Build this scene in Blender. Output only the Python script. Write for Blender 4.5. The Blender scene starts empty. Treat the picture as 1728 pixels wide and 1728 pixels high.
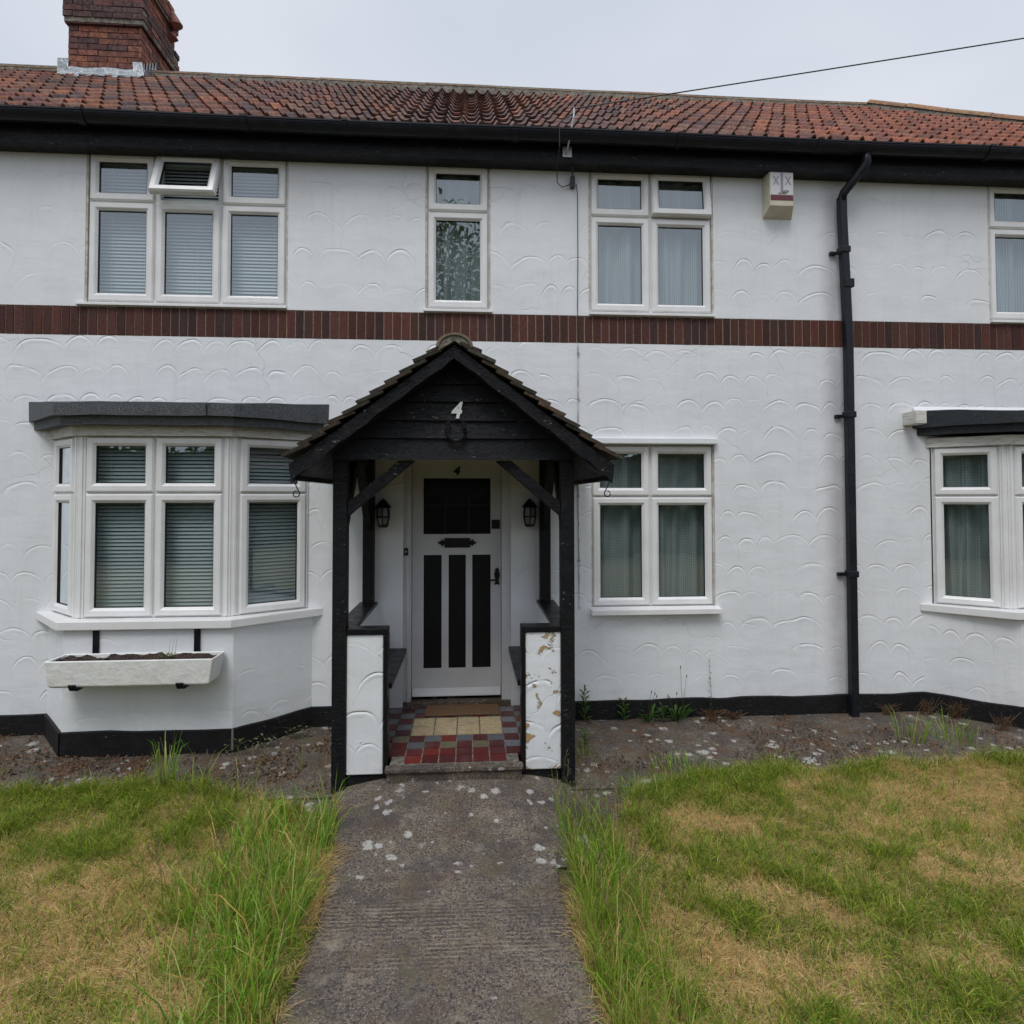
import bpy, math, random
import numpy as np
from mathutils import Vector, Matrix
random.seed(7); rng=np.random.default_rng(7)
S=bpy.context.scene; C=S.collection
PI=math.pi
# ------------------------------------------------------------------ camera
cam=bpy.data.cameras.new('camera'); co=bpy.data.objects.new('camera',cam); C.objects.link(co); S.camera=co
yaw,pit,rol=math.radians(4.016),math.radians(1.541),math.radians(-.068)
f=Vector((math.sin(yaw),math.cos(yaw),0)); r=Vector((math.cos(yaw),-math.sin(yaw),0)); u=Vector((0,0,1))
f2=f*math.cos(pit)+u*math.sin(pit); u2=u*math.cos(pit)-f*math.sin(pit)
r3=r*math.cos(rol)+u2*math.sin(rol); u3=u2*math.cos(rol)-r*math.sin(rol)
m=Matrix((r3,u3,-f2)).transposed().to_4x4(); m.translation=Vector((0,-4.8,1.59)); co.matrix_world=m
cam.sensor_width=36; cam.sensor_fit='HORIZONTAL'; cam.lens=36*1050/1728; cam.shift_y=-(864-811.4)/1728
cam.clip_start=.05; cam.clip_end=1000
# ------------------------------------------------------------------ view
S.view_settings.view_transform='Standard'; S.view_settings.look='None'; S.view_settings.gamma=1; S.view_settings.exposure=0
S.cycles.max_bounces=8; S.cycles.transparent_max_bounces=16; S.cycles.caustics_reflective=False; S.cycles.caustics_refractive=False
# ------------------------------------------------------------------ node helper
class NB:
    def __init__(s,nt): s.nt=nt; s.n=nt.nodes; s.l=nt.links
    def node(s,t,**k):
        x=s.n.new(t)
        for a,b in k.items(): setattr(x,a,b)
        return x
    def put(s,sock,v):
        if v is None: return
        if isinstance(v,bpy.types.NodeSocket): s.l.new(v,sock)
        else:
            if isinstance(v,(tuple,list)) and len(v)==3 and sock.type=='RGBA': v=(*v,1)
            sock.default_value=v
    def m(s,op,a,b=None,c=None,clamp=False):
        x=s.node('ShaderNodeMath',operation=op,use_clamp=clamp)
        s.put(x.inputs[0],a); s.put(x.inputs[1],b); s.put(x.inputs[2],c); return x.outputs[0]
    def coord(s,k='Object'): return s.node('ShaderNodeTexCoord').outputs[k]
    def map(s,v,scale=(1,1,1),loc=(0,0,0),rot=(0,0,0)):
        x=s.node('ShaderNodeMapping'); s.put(x.inputs[0],v); x.inputs['Scale'].default_value=scale; x.inputs['Location'].default_value=loc; x.inputs['Rotation'].default_value=rot; return x.outputs[0]
    def noise(s,v,scale,det=4,rough=.6,col=False,dist=0):
        x=s.node('ShaderNodeTexNoise'); s.put(x.inputs['Vector'],v); x.inputs['Scale'].default_value=scale; x.inputs['Detail'].default_value=det; x.inputs['Roughness'].default_value=rough; x.inputs['Distortion'].default_value=dist
        return x.outputs['Color' if col else 'Fac']
    def vor(s,v,scale,out='Distance',feat='F1',rand=1):
        x=s.node('ShaderNodeTexVoronoi',feature=feat); s.put(x.inputs['Vector'],v); x.inputs['Scale'].default_value=scale; x.inputs['Randomness'].default_value=rand; return x.outputs[out]
    def white(s,v):
        x=s.node('ShaderNodeTexWhiteNoise',noise_dimensions='3D'); s.put(x.inputs['Vector'],v); return x.outputs['Value']
    def comb(s,x=0,y=0,z=0):
        n=s.node('ShaderNodeCombineXYZ'); s.put(n.inputs[0],x); s.put(n.inputs[1],y); s.put(n.inputs[2],z); return n.outputs[0]
    def sep(s,v): n=s.node('ShaderNodeSeparateXYZ'); s.put(n.inputs[0],v); return n.outputs
    def ramp(s,fac,st):
        x=s.node('ShaderNodeValToRGB'); s.put(x.inputs[0],fac); e=x.color_ramp.elements
        while len(e)<len(st): e.new(.5)
        for i,(p,c) in enumerate(st):
            e[i].position=p; e[i].color=(*c,1) if not isinstance(c,(int,float)) else (c,c,c,1)
        return x.outputs[0]
    def rng(s,v,a,b,c=0,d=1,smooth=True):
        x=s.node('ShaderNodeMapRange',interpolation_type='SMOOTHSTEP' if smooth else 'LINEAR'); s.put(x.inputs[0],v)
        for i,q in enumerate((a,b,c,d)): x.inputs[i+1].default_value=q
        return x.outputs[0]
    def mix(s,fac,a,b,mode='MIX'):
        x=s.node('ShaderNodeMix',data_type='RGBA',blend_type=mode); s.put(x.inputs[0],fac); s.put(x.inputs[6],a); s.put(x.inputs[7],b); return x.outputs[2]
    def bump(s,h,strength=.5,dist=.01,n=None):
        x=s.node('ShaderNodeBump'); s.put(x.inputs['Height'],h); x.inputs['Strength'].default_value=strength; x.inputs['Distance'].default_value=dist
        if n is not None: s.l.new(n,x.inputs['Normal'])
        return x.outputs[0]
    def attr(s,name='Col'): return s.node('ShaderNodeAttribute',attribute_name=name).outputs['Color']
def mat(name,fn):
    M=bpy.data.materials.new(name); M.use_nodes=True; nt=M.node_tree; nt.nodes.clear(); b=NB(nt)
    out=b.node('ShaderNodeOutputMaterial'); r=fn(b)
    if isinstance(r,dict):
        p=b.node('ShaderNodeBsdfPrincipled')
        for k,v in r.items(): b.put(p.inputs[k],v)
        r=p.outputs[0]
    b.l.new(r,out.inputs[0]); return M
# ------------------------------------------------------------------ world: overcast sky
SUN_EL,SUN_AZ=math.radians(58),math.radians(200)
W=bpy.data.worlds.new('World'); S.world=W; W.use_nodes=True; W.node_tree.nodes.clear(); b=NB(W.node_tree)
sky=b.node('ShaderNodeTexSky',sky_type='NISHITA'); sky.sun_disc=False; sky.sun_elevation=SUN_EL; sky.sun_rotation=SUN_AZ
d=b.coord('Generated'); el=b.sep(d)[2]
cl=b.noise(b.map(d,scale=(1,1,2.2)),1.6,3,.5)
lum=b.m('ADD',b.m('MULTIPLY',b.rng(el,.67,1,0,1,False),15.0),8.1)
lum=b.m('MULTIPLY',lum,b.rng(cl,.25,.75,.93,1.07))
cc=b.node('ShaderNodeVectorMath',operation='SCALE'); b.put(cc.inputs[0],b.mix(b.rng(cl,.3,.7),(.86,.93,1.06),(.93,.97,1.05))); b.put(cc.inputs['Scale'],lum)
colr=b.mix(.12,cc.outputs[0],sky.outputs[0])
bg=b.node('ShaderNodeBackground'); b.put(bg.inputs[0],colr); bg.inputs[1].default_value=.1
b.l.new(bg.outputs[0],b.node('ShaderNodeOutputWorld').inputs[0])
sl=bpy.data.lights.new('sun','SUN'); sl.energy=1.4; sl.angle=math.radians(24); sl.color=(1,.97,.93)
so=bpy.data.objects.new('sun',sl); C.objects.link(so)
sd=Vector((math.sin(SUN_AZ)*math.cos(SUN_EL),math.cos(SUN_AZ)*math.cos(SUN_EL),math.sin(SUN_EL)))
so.rotation_euler=(-sd).to_track_quat('-Z','Y').to_euler()
# ------------------------------------------------------------------ mesh helper
def wloc(o):
    v=Vector((0,0,0))
    while o is not None: v+=o.location; o=o.parent
    return v
class MB:
    def __init__(s): s.v=[]; s.f=[]; s.mi=[]; s.c=[]; s.hascol=False
    def face(s,pts,mi=0,col=None):
        k=len(s.v); s.v+= [tuple(p) for p in pts]; s.f.append(tuple(range(k,k+len(pts)))); s.mi.append(mi); s.c.append(col)
        if col is not None: s.hascol=True
    def mesh(s,vs,fs,mi=0,col=None):
        k=len(s.v); s.v+=[tuple(p) for p in vs]
        for q in fs: s.f.append(tuple(k+i for i in q)); s.mi.append(mi); s.c.append(col)
        if col is not None: s.hascol=True
    def box(s,x0,x1,y0,y1,z0,z1,mi=0,col=None,T=None):
        vs=[(x,y,z) for z in (z0,z1) for y in (y0,y1) for x in (x0,x1)]
        if T: vs=[T(*p) for p in vs]
        s.mesh(vs,[(0,2,3,1),(4,5,7,6),(0,1,5,4),(2,6,7,3),(0,4,6,2),(1,3,7,5)],mi,col); return s
    def prism(s,poly,a,b,axis='y',mi=0,col=None):
        # poly 2D; axis y: (x,z); axis z: (x,y); axis x: (y,z)
        def P(p,t): return {'y':(p[0],t,p[1]),'z':(p[0],p[1],t),'x':(t,p[0],p[1])}[axis]
        n=len(poly); vs=[P(p,a) for p in poly]+[P(p,b) for p in poly]
        s.mesh(vs,[tuple(range(n)),tuple(range(2*n-1,n-1,-1))]+[(i,i+n,(i+1)%n+n,(i+1)%n) for i in range(n)],mi,col); return s
    def tube(s,pts,rad,n=8,mi=0,col=None,cap=True):
        pts=[Vector(p) for p in pts]; k=len(pts); rr=rad if isinstance(rad,(list,tuple)) else [rad]*k
        vs=[];fs=[]; up=Vector((0,0,1))
        for i,p in enumerate(pts):
            t=(pts[min(i+1,k-1)]-pts[max(i-1,0)]).normalized()
            a=t.cross(up)
            if a.length<.1: a=t.cross(Vector((0,1,0)))
            a.normalize(); b_=t.cross(a)
            for j in range(n): w=2*PI*j/n; vs.append(p+a*math.cos(w)*rr[i]+b_*math.sin(w)*rr[i])
        for i in range(k-1):
            for j in range(n): fs.append((i*n+j,i*n+(j+1)%n,(i+1)*n+(j+1)%n,(i+1)*n+j))
        if cap: fs+= [tuple(range(n-1,-1,-1)),tuple(range((k-1)*n,k*n))]
        s.mesh(vs,fs,mi,col); return s
    def lathe(s,prof,c,n=16,mi=0,col=None):
        vs=[];fs=[];k=len(prof)
        for (r_,z) in prof:
            for j in range(n): w=2*PI*(j+.5)/n; vs.append((c[0]+r_*math.cos(w),c[1]+r_*math.sin(w),c[2]+z))
        for i in range(k-1):
            for j in range(n): fs.append((i*n+j,i*n+(j+1)%n,(i+1)*n+(j+1)%n,(i+1)*n+j))
        s.mesh(vs,fs,mi,col); return s
    def build(s,name,mats,parent=None,bevel=0,smooth=False,kind=None,label=None,cat=None,group=None,origin=None):
        me=bpy.data.meshes.new(name)
        off=wloc(parent) if parent is not None else Vector(origin or (0,0,0))
        vs=np.array(s.v,dtype=float)-np.array(off)
        me.from_pydata(vs.tolist(),[],s.f)
        if not isinstance(mats,(list,tuple)): mats=[mats]
        for q in mats: me.materials.append(q)
        me.polygons.foreach_set('material_index',s.mi)
        if s.hascol:
            at=me.color_attributes.new('Col','FLOAT_COLOR','CORNER'); buf=[]
            for fc,c in zip(s.f,s.c):
                c=c or (.5,.5,.5); buf+= [c[0],c[1],c[2],1]*len(fc)
            at.data.foreach_set('color',buf)
        if smooth: me.polygons.foreach_set('use_smooth',[True]*len(me.polygons))
        me.update()
        o=bpy.data.objects.new(name,me); C.objects.link(o)
        if parent is not None: o.parent=parent
        else: o.location=off
        if bevel:
            # merge shared corners not needed: boxes are closed meshes of their own
            md=o.modifiers.new('bevel','BEVEL'); md.width=bevel; md.segments=2; md.limit_method='ANGLE'; md.angle_limit=math.radians(40)
        if kind: o['kind']=kind
        if label: o['label']=label
        if cat: o['category']=cat
        if group: o['group']=group
        return o
def thing(name,label,cat,loc=(0,0,0),group=None):
    o=bpy.data.objects.new(name,None); o.empty_display_size=.1; C.objects.link(o); o.location=loc
    o['label']=label; o['category']=cat
    if group: o['group']=group
    return o
def text_mesh(s,size,x,y,z,mb,depth=.002,mi=0,shear=0,bold=0,align='CENTER',col=None,sx=1):
    cu=bpy.data.curves.new('t','FONT'); cu.body=s; cu.size=size; cu.shear=shear; cu.offset=bold; cu.extrude=depth; cu.align_x=align; cu.align_y='CENTER'
    o=bpy.data.objects.new('t',cu); C.objects.link(o); dg=bpy.context.evaluated_depsgraph_get()
    me=bpy.data.meshes.new_from_object(o.evaluated_get(dg)); bpy.data.objects.remove(o)
    mb.mesh([(x+v.co.x*sx,y-v.co.z,z+v.co.y) for v in me.vertices],[tuple(p.vertices) for p in me.polygons],mi,col)
# ------------------------------------------------------------------ materials
def scallop(b,w=.185,h=.205,seed=0.,sg=.7):
    p=b.coord(); X,Y,Z=b.sep(p)
    warp=b.noise(p,.9,2,.5); warp2=b.noise(p,1.9,2,.5)
    x=b.m('ADD',b.m('ADD',X,b.m('MULTIPLY',Y,sg)),b.m('MULTIPLY',warp,.75))
    z=b.m('ADD',b.m('ADD',Z,seed),b.m('MULTIPLY',warp2,.17))
    rz=b.m('DIVIDE',z,h); row=b.m('FLOOR',rz); fz=b.m('FRACT',rz)
    rr=b.white(b.comb(row,3.1,seed)); 
    ux=b.m('ADD',b.m('DIVIDE',x,w),b.m('MULTIPLY',rr,3.7)); colm=b.m('FLOOR',ux); fu=b.m('SUBTRACT',b.m('FRACT',ux),.5)
    cr=b.white(b.comb(colm,row,seed+1)); cr2=b.white(b.comb(colm,row,seed+7))
    a=b.m('MULTIPLY',fu,2); a=b.m('ADD',a,b.m('MULTIPLY',b.m('SUBTRACT',cr2,.5),.22)); a2=b.m('MULTIPLY',a,a)
    arc=b.m('SQRT',b.m('MAXIMUM',b.m('SUBTRACT',1.06,a2),.002))       # 1 at the crown, 0 at the feet
    top=b.m('ADD',.36,b.m('MULTIPLY',arc,.50)); top=b.m('ADD',top,b.m('MULTIPLY',b.m('SUBTRACT',cr,.5),.14))
    dist=b.m('MULTIPLY',b.m('SUBTRACT',fz,top),h)                   # metres above the arc
    slope=b.m('DIVIDE',b.m('ABSOLUTE',a),arc); nrm=b.m('SQRT',b.m('ADD',1,b.m('MULTIPLY',b.m('MULTIPLY',slope,slope),1.1)))
    dn=b.m('DIVIDE',dist,nrm)
    g=b.m('EXPONENT',b.m('MULTIPLY',b.m('POWER',b.m('ABSOLUTE',b.m('DIVIDE',dn,.0054)),2),-1))
    lip=b.m('EXPONENT',b.m('MULTIPLY',b.m('POWER',b.m('ABSOLUTE',b.m('DIVIDE',b.m('ADD',dn,.016),.012)),2),-1))
    fade=b.m('MULTIPLY',b.rng(a,.15,.95,1,.25),b.rng(a,-1.05,-.55,.45,1))
    brk=b.rng(b.noise(p,11,2,.6),.34,.52,.15,1); fade=b.m('MULTIPLY',fade,brk)
    inten=b.m('MULTIPLY',fade,b.rng(b.white(b.comb(colm,row,seed+3)),.05,.75,.12,1.0))
    zone=b.rng(b.noise(p,1.6,3,.6),.28,.52,.22,1.15)
    inten=b.m('MULTIPLY',inten,zone)
    hgt=b.m('SUBTRACT',b.m('MULTIPLY',lip,.38),g)
    return b.m('MULTIPLY',hgt,inten),p
def m_render(b,w=.185,h=.205,seed=0.,st=1.,peel=False,dark_strip=False,sg=.7):
    g,p=scallop(b,w,h,seed,sg)
    broad=b.noise(b.map(p,scale=(1,1,2.0)),3.6,3,.5); fine=b.noise(b.map(p,scale=(1,1,3.5)),38,3,.6)
    hh=b.m('ADD',b.m('MULTIPLY',g,.0035*st),b.m('ADD',b.m('MULTIPLY',broad,.006),b.m('MULTIPLY',fine,.00028)))
    Z=b.sep(p)[2]
    grime=b.noise(p,2.2,5,.65); base=b.mix(b.rng(grime,.35,.75),(.775,.795,.81),(.715,.735,.75))
    base=b.mix(b.m('MULTIPLY',b.rng(b.noise(b.map(p,scale=(9,9,.7)),2,4,.7),.5,.8),.22),base,(.52,.50,.46))
    spots=b.rng(b.noise(p,60,3,.7),.70,.76); base=b.mix(b.m('MULTIPLY',spots,.35),base,(.35,.33,.3))
    low=b.m('MULTIPLY',b.rng(Z,.35,.0,0,1),b.rng(b.noise(p,7,4,.7),.4,.75)); base=b.mix(b.m('MULTIPLY',low,.4),base,(.36,.34,.27))
    if dark_strip:
        sx=b.sep(p)[0]; strip_fac=b.m('MULTIPLY',b.rng(sx,4.30,4.47),b.rng(sx,4.60,4.50)); strip_fac=b.m('MULTIPLY',strip_fac,b.rng(b.noise(p,4,4,.6),.2,.6,.45,1)); base=b.mix(b.m('MULTIPLY',strip_fac,.5),base,(.30,.27,.30))  # darkens a vertical strip of wall just left of the downpipe
    wv=b.node('ShaderNodeVectorMath',operation='ADD'); b.l.new(p,wv.inputs[0]); ws=b.node('ShaderNodeVectorMath',operation='SCALE'); b.l.new(b.noise(p,3,3,.55,col=True),ws.inputs[0]); ws.inputs['Scale'].default_value=.3; b.l.new(ws.outputs[0],wv.inputs[1])
    ck=b.vor(wv.outputs[0],.75,feat='DISTANCE_TO_EDGE'); ck=b.m('MULTIPLY',b.rng(ck,.0035,.0012),b.rng(b.noise(p,1.3,2,.5),.52,.60)); base=b.mix(b.m('MULTIPLY',ck,.12),base,(.30,.29,.27)); hh=b.m('SUBTRACT',hh,b.m('MULTIPLY',ck,.0015))
    pat=b.rng(b.noise(b.map(p,loc=(5,2,1)),.8,3,.5),.52,.56); base=b.mix(b.m('MULTIPLY',pat,.10),base,(.60,.62,.60))
    rough=.62
    if peel:
        off=peel-1.0
        X=b.sep(p)[0]
        n=b.noise(p,15,3,.55,dist=.6); n2=b.noise(p,60,2,.5)
        lowz=b.rng(Z,.16,-.04,0,.22)
        pm=b.rng(b.m('ADD',b.m('ADD',n,lowz),b.m('MULTIPLY',n2,.05)),.668+off,.678+off,0,1)
        base=b.mix(pm,base,(.42,.29,.14)); hh=b.m('SUBTRACT',hh,b.m('MULTIPLY',pm,.0035))
        curl=b.m('SUBTRACT',b.rng(b.m('ADD',b.m('ADD',n,lowz),b.m('MULTIPLY',n2,.05)),.635+off,.668+off,0,1),pm); hh=b.m('ADD',hh,b.m('MULTIPLY',curl,.006))
    nrm=b.bump(hh,1,1)
    return {'Base Color':base,'Roughness':rough,'Normal':nrm,'Specular IOR Level':.35}
RENDER=mat('white_masonry_paint',lambda b:m_render(b,.205,.215,dark_strip=True))
RENDER_UP=mat('white_masonry_paint_upper',lambda b:m_render(b,.225,.262,2.3,1.15,dark_strip=True))
RENDER_PLAIN=mat('white_masonry_paint_smooth',lambda b:m_render(b,.24,.26,5.1,.35))
POTPAINT=mat('planter_paint',lambda b:{'Base Color':b.mix(b.rng(b.noise(b.coord(),9,5,.7),.35,.75),(.82,.82,.80),(.72,.71,.67)),'Roughness':.55,'Normal':b.bump(b.m('MULTIPLY',b.noise(b.coord(),22,4,.6),.006),1,1)})
RENDER_PLAIN2=mat('white_masonry_paint_bay',lambda b:m_render(b,.19,.21,5.1,.9,sg=-.6))
PANEL=mat('white_paint_flaking',lambda b:m_render(b,.27,.20,.08,1.5,.995))
PANEL2=mat('white_paint_sound',lambda b:m_render(b,.27,.20,.4,1.6,1.11))
def m_upvc(b):
    p=b.coord(); n=b.noise(p,6,4,.6); n2=b.noise(b.map(p,scale=(14,14,1)),3,4,.7)
    c=b.mix(b.rng(n,.3,.75),(.80,.80,.80),(.73,.725,.71)); c=b.mix(b.m('MULTIPLY',b.rng(n2,.55,.85),.25),c,(.45,.41,.33))
    return {'Base Color':c,'Roughness':.28,'Normal':b.bump(b.noise(p,9,2),.1,.01)}
UPVC=mat('white_upvc',m_upvc)
SEAL=mat('black_gasket',lambda b:{'Base Color':(.012,.013,.014),'Roughness':.5})
SEALANT=mat('aged_sealant',lambda b:{'Base Color':b.mix(b.rng(b.noise(b.coord(),20,4),.4,.6),(.45,.40,.33),(.62,.60,.56)),'Roughness':.7})
def m_black(b,gloss=.25,flake=0.,base=(.006,.0063,.008),dust=.15):
    p=b.coord(); n=b.noise(p,14,5,.65); c=b.mix(b.rng(n,.45,.8,0,dust),base,(.03,.03,.034))
    h=b.m('ADD',b.m('MULTIPLY',b.noise(b.map(p,scale=(1,1,1)),22,4,.6),.002),b.m('MULTIPLY',b.noise(p,120,2),.0004))
    if flake:
        q=b.noise(b.map(p,scale=(1,2,2.6)),26,5,.62,dist=.8); fl=b.rng(q,.50,.56); h=b.m('ADD',h,b.m('MULTIPLY',fl,.004*flake))
        edge=b.m('MULTIPLY',b.m('MULTIPLY',b.rng(q,.65-.02*flake,.67-.02*flake),b.rng(b.noise(p,5,2,.5),.5,.62)),.9); c=b.mix(b.m('MULTIPLY',edge,.55),c,(.28,.27,.26))
        v=b.rng(b.noise(p,150,2,.5),.745,.76); c=b.mix(b.m('MULTIPLY',v,.35),c,(.5,.5,.5))
    return {'Base Color':c,'Roughness':b.rng(n,.3,.8,gloss,gloss+.25),'Normal':b.bump(h,1,1),'Specular IOR Level':.28}
BLACK=mat('black_gloss_paint',lambda b:m_black(b,.28,0))
BLACKWOOD=mat('black_flaking_wood_paint',lambda b:m_black(b,.40,1.1,dust=.25))
BLACKBOARD=mat('black_painted_board',lambda b:m_black(b,.42,.35))
PLINTH=mat('black_bitumen_plinth',lambda b:m_black(b,.55,.35,(.006,.006,.007),.3))
PLASTIC=mat('black_pvc',lambda b:m_black(b,.3,0,(.010,.0115,.017),.5))
IRON=mat('black_iron',lambda b:m_black(b,.4,0,(.008,.008,.009)))
def m_felt(b,base=(.055,.060,.064)):
    p=b.coord(); g=b.noise(p,190,2,.9); n=b.noise(p,9,4)
    c=b.mix(b.rng(g,.40,.62),tuple(x*.5 for x in base),tuple(x*2.6 for x in base)); c=b.mix(b.rng(n,.5,.8,0,.5),c,(.025,.03,.028))
    return {'Base Color':c,'Roughness':.85,'Normal':b.bump(b.m('ADD',b.m('MULTIPLY',g,.0015),b.m('MULTIPLY',b.noise(p,12,3),.006)),1,1)}
FELT=mat('mineral_roofing_felt',m_felt); FELTDARK=mat('black_roofing_felt',lambda b:m_felt(b,(.016,.02,.023)))
def m_attr(b,rough=.8,var=.35,scale=40,bs=.002,dirt=(.05,.045,.04),dn=.3,spec=.3,lich=0):
    p=b.coord(); c=b.attr(); n=b.noise(p,scale,5,.65); n2=b.noise(p,scale*.22,4,.6)
    c=b.mix(b.rng(n,.3,.7,0,var),c,b.mix(.5,c,(1,1,1),'MULTIPLY')) if 0 else b.mix(1,c,b.rng(n,.25,.75,1-var,1+var*.6),'MULTIPLY')
    c=b.mix(b.rng(n2,.5,.72,0,dn),c,dirt)
    if lich: c=b.mix(b.m('MULTIPLY',b.rng(b.noise(p,55,4,.7),.62,.70),lich),c,(.34,.31,.22))
    return {'Base Color':c,'Roughness':rough,'Normal':b.bump(b.m('MULTIPLY',n,bs),1,1),'Specular IOR Level':spec}
BRICK=mat('dark_red_brick',lambda b:m_attr(b,.75,.5,60,.003))
CHIMBRICK=mat('weathered_chimney_brick',lambda b:m_attr(b,.9,.6,30,.008,(.035,.03,.028),.5,lich=.4))
MORTAR=mat('buff_mortar',lambda b:{'Base Color':b.mix(b.rng(b.noise(b.coord(),50,4),.3,.7),(.40,.30,.19),(.24,.18,.12)),'Roughness':.9})
GREYMORTAR=mat('grey_mortar',lambda b:{'Base Color':b.mix(b.rng(b.noise(b.coord(),25,5,.7),.35,.65),(.22,.20,.16),(.09,.08,.07)),'Roughness':.95,'Normal':b.bump(b.m('MULTIPLY',b.noise(b.coord(),40,4),.01),1,1)})
ROOFTILE=mat('clay_pantile',lambda b:m_attr(b,.85,.55,28,.004,(.055,.045,.045),.62,lich=.35))
PLAINTILE=mat('mossy_plain_tile',lambda b:m_attr(b,.9,.5,45,.005,(.03,.028,.022),.6,lich=.35))
QUARRY=mat('quarry_tile',lambda b:m_attr(b,.34,.35,35,.001,(.11,.10,.08),.45,.5))
RIDGE=mat('buff_ridge_tile',lambda b:m_attr(b,.9,.4,22,.004,(.07,.06,.05),.4,lich=.3))
LEAD=mat('lead_flashing',lambda b:{'Base Color':b.mix(b.rng(b.noise(b.coord(),14,5,.7),.3,.7),(.20,.22,.24),(.42,.45,.48)),'Roughness':.5,'Metallic':.2,'Normal':b.bump(b.m('MULTIPLY',b.noise(b.coord(),12,3),.02),1,1)})
def m_glass(b):
    ge=b.node('ShaderNodeNewGeometry'); dt=b.node('ShaderNodeVectorMath',operation='DOT_PRODUCT'); b.l.new(ge.outputs['Normal'],dt.inputs[0]); b.l.new(ge.outputs['Incoming'],dt.inputs[1])
    fr=b.m('ADD',.045,b.m('MULTIPLY',b.m('POWER',b.m('SUBTRACT',1,b.m('ABSOLUTE',dt.outputs['Value'])),5),.95))
    fac=b.m('MULTIPLY',fr,5.2,clamp=True)
    t=b.node('ShaderNodeBsdfTransparent'); t.inputs[0].default_value=(.78,.86,.86,1)
    g=b.node('ShaderNodeBsdfGlossy'); g.inputs[0].default_value=(.88,.95,1,1); g.inputs['Roughness'].default_value=.0
    b.put(g.inputs['Normal'],b.bump(b.noise(b.coord(),3.0,1),.010,.2))
    mx=b.node('ShaderNodeMixShader'); b.l.new(fac,mx.inputs[0]); b.l.new(t.outputs[0],mx.inputs[1]); b.l.new(g.outputs[0],mx.inputs[2]); return mx.outputs[0]
GLASS=mat('double_glazing',m_glass)
def m_darkglass(b): return {'Base Color':(.004,.004,.005),'Roughness':.18,'Normal':b.bump(b.m('MULTIPLY',b.noise(b.coord(),9,1),.0015),1,1)}
DARKGLASS=mat('dark_door_glass',m_darkglass)
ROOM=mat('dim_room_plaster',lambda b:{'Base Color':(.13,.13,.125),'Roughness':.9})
BLIND=mat('blind_slat',lambda b:{'Base Color':(.80,.84,.84),'Roughness':.3,'Metallic':.0})
def m_net(b,dot=1.):
    p=b.coord(); X,Y,Z=b.sep(p)
    s1=b.m('MULTIPLY',b.m('SINE',b.m('MULTIPLY',b.m('ADD',X,Z),2*PI/.026)),b.m('SINE',b.m('MULTIPLY',b.m('SUBTRACT',X,Z),2*PI/.026)))
    hole=b.rng(s1,.1,.4,0,1)
    dens=b.m('SUBTRACT',.92,b.m('MULTIPLY',hole,.42*dot))
    dd=b.node('ShaderNodeBsdfDiffuse'); b.put(dd.inputs[0],(.82,.86,.86)); tl=b.node('ShaderNodeBsdfTranslucent'); b.put(tl.inputs[0],(.6,.64,.64))
    ad=b.node('ShaderNodeMixShader'); ad.inputs[0].default_value=.3; b.l.new(dd.outputs[0],ad.inputs[1]); b.l.new(tl.outputs[0],ad.inputs[2])
    t=b.node('ShaderNodeBsdfTransparent'); mx=b.node('ShaderNodeMixShader'); b.l.new(dens,mx.inputs[0]); b.l.new(t.outputs[0],mx.inputs[1]); b.l.new(ad.outputs[0],mx.inputs[2]); return mx.outputs[0]
NET=mat('net_curtain_fabric',m_net)
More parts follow.
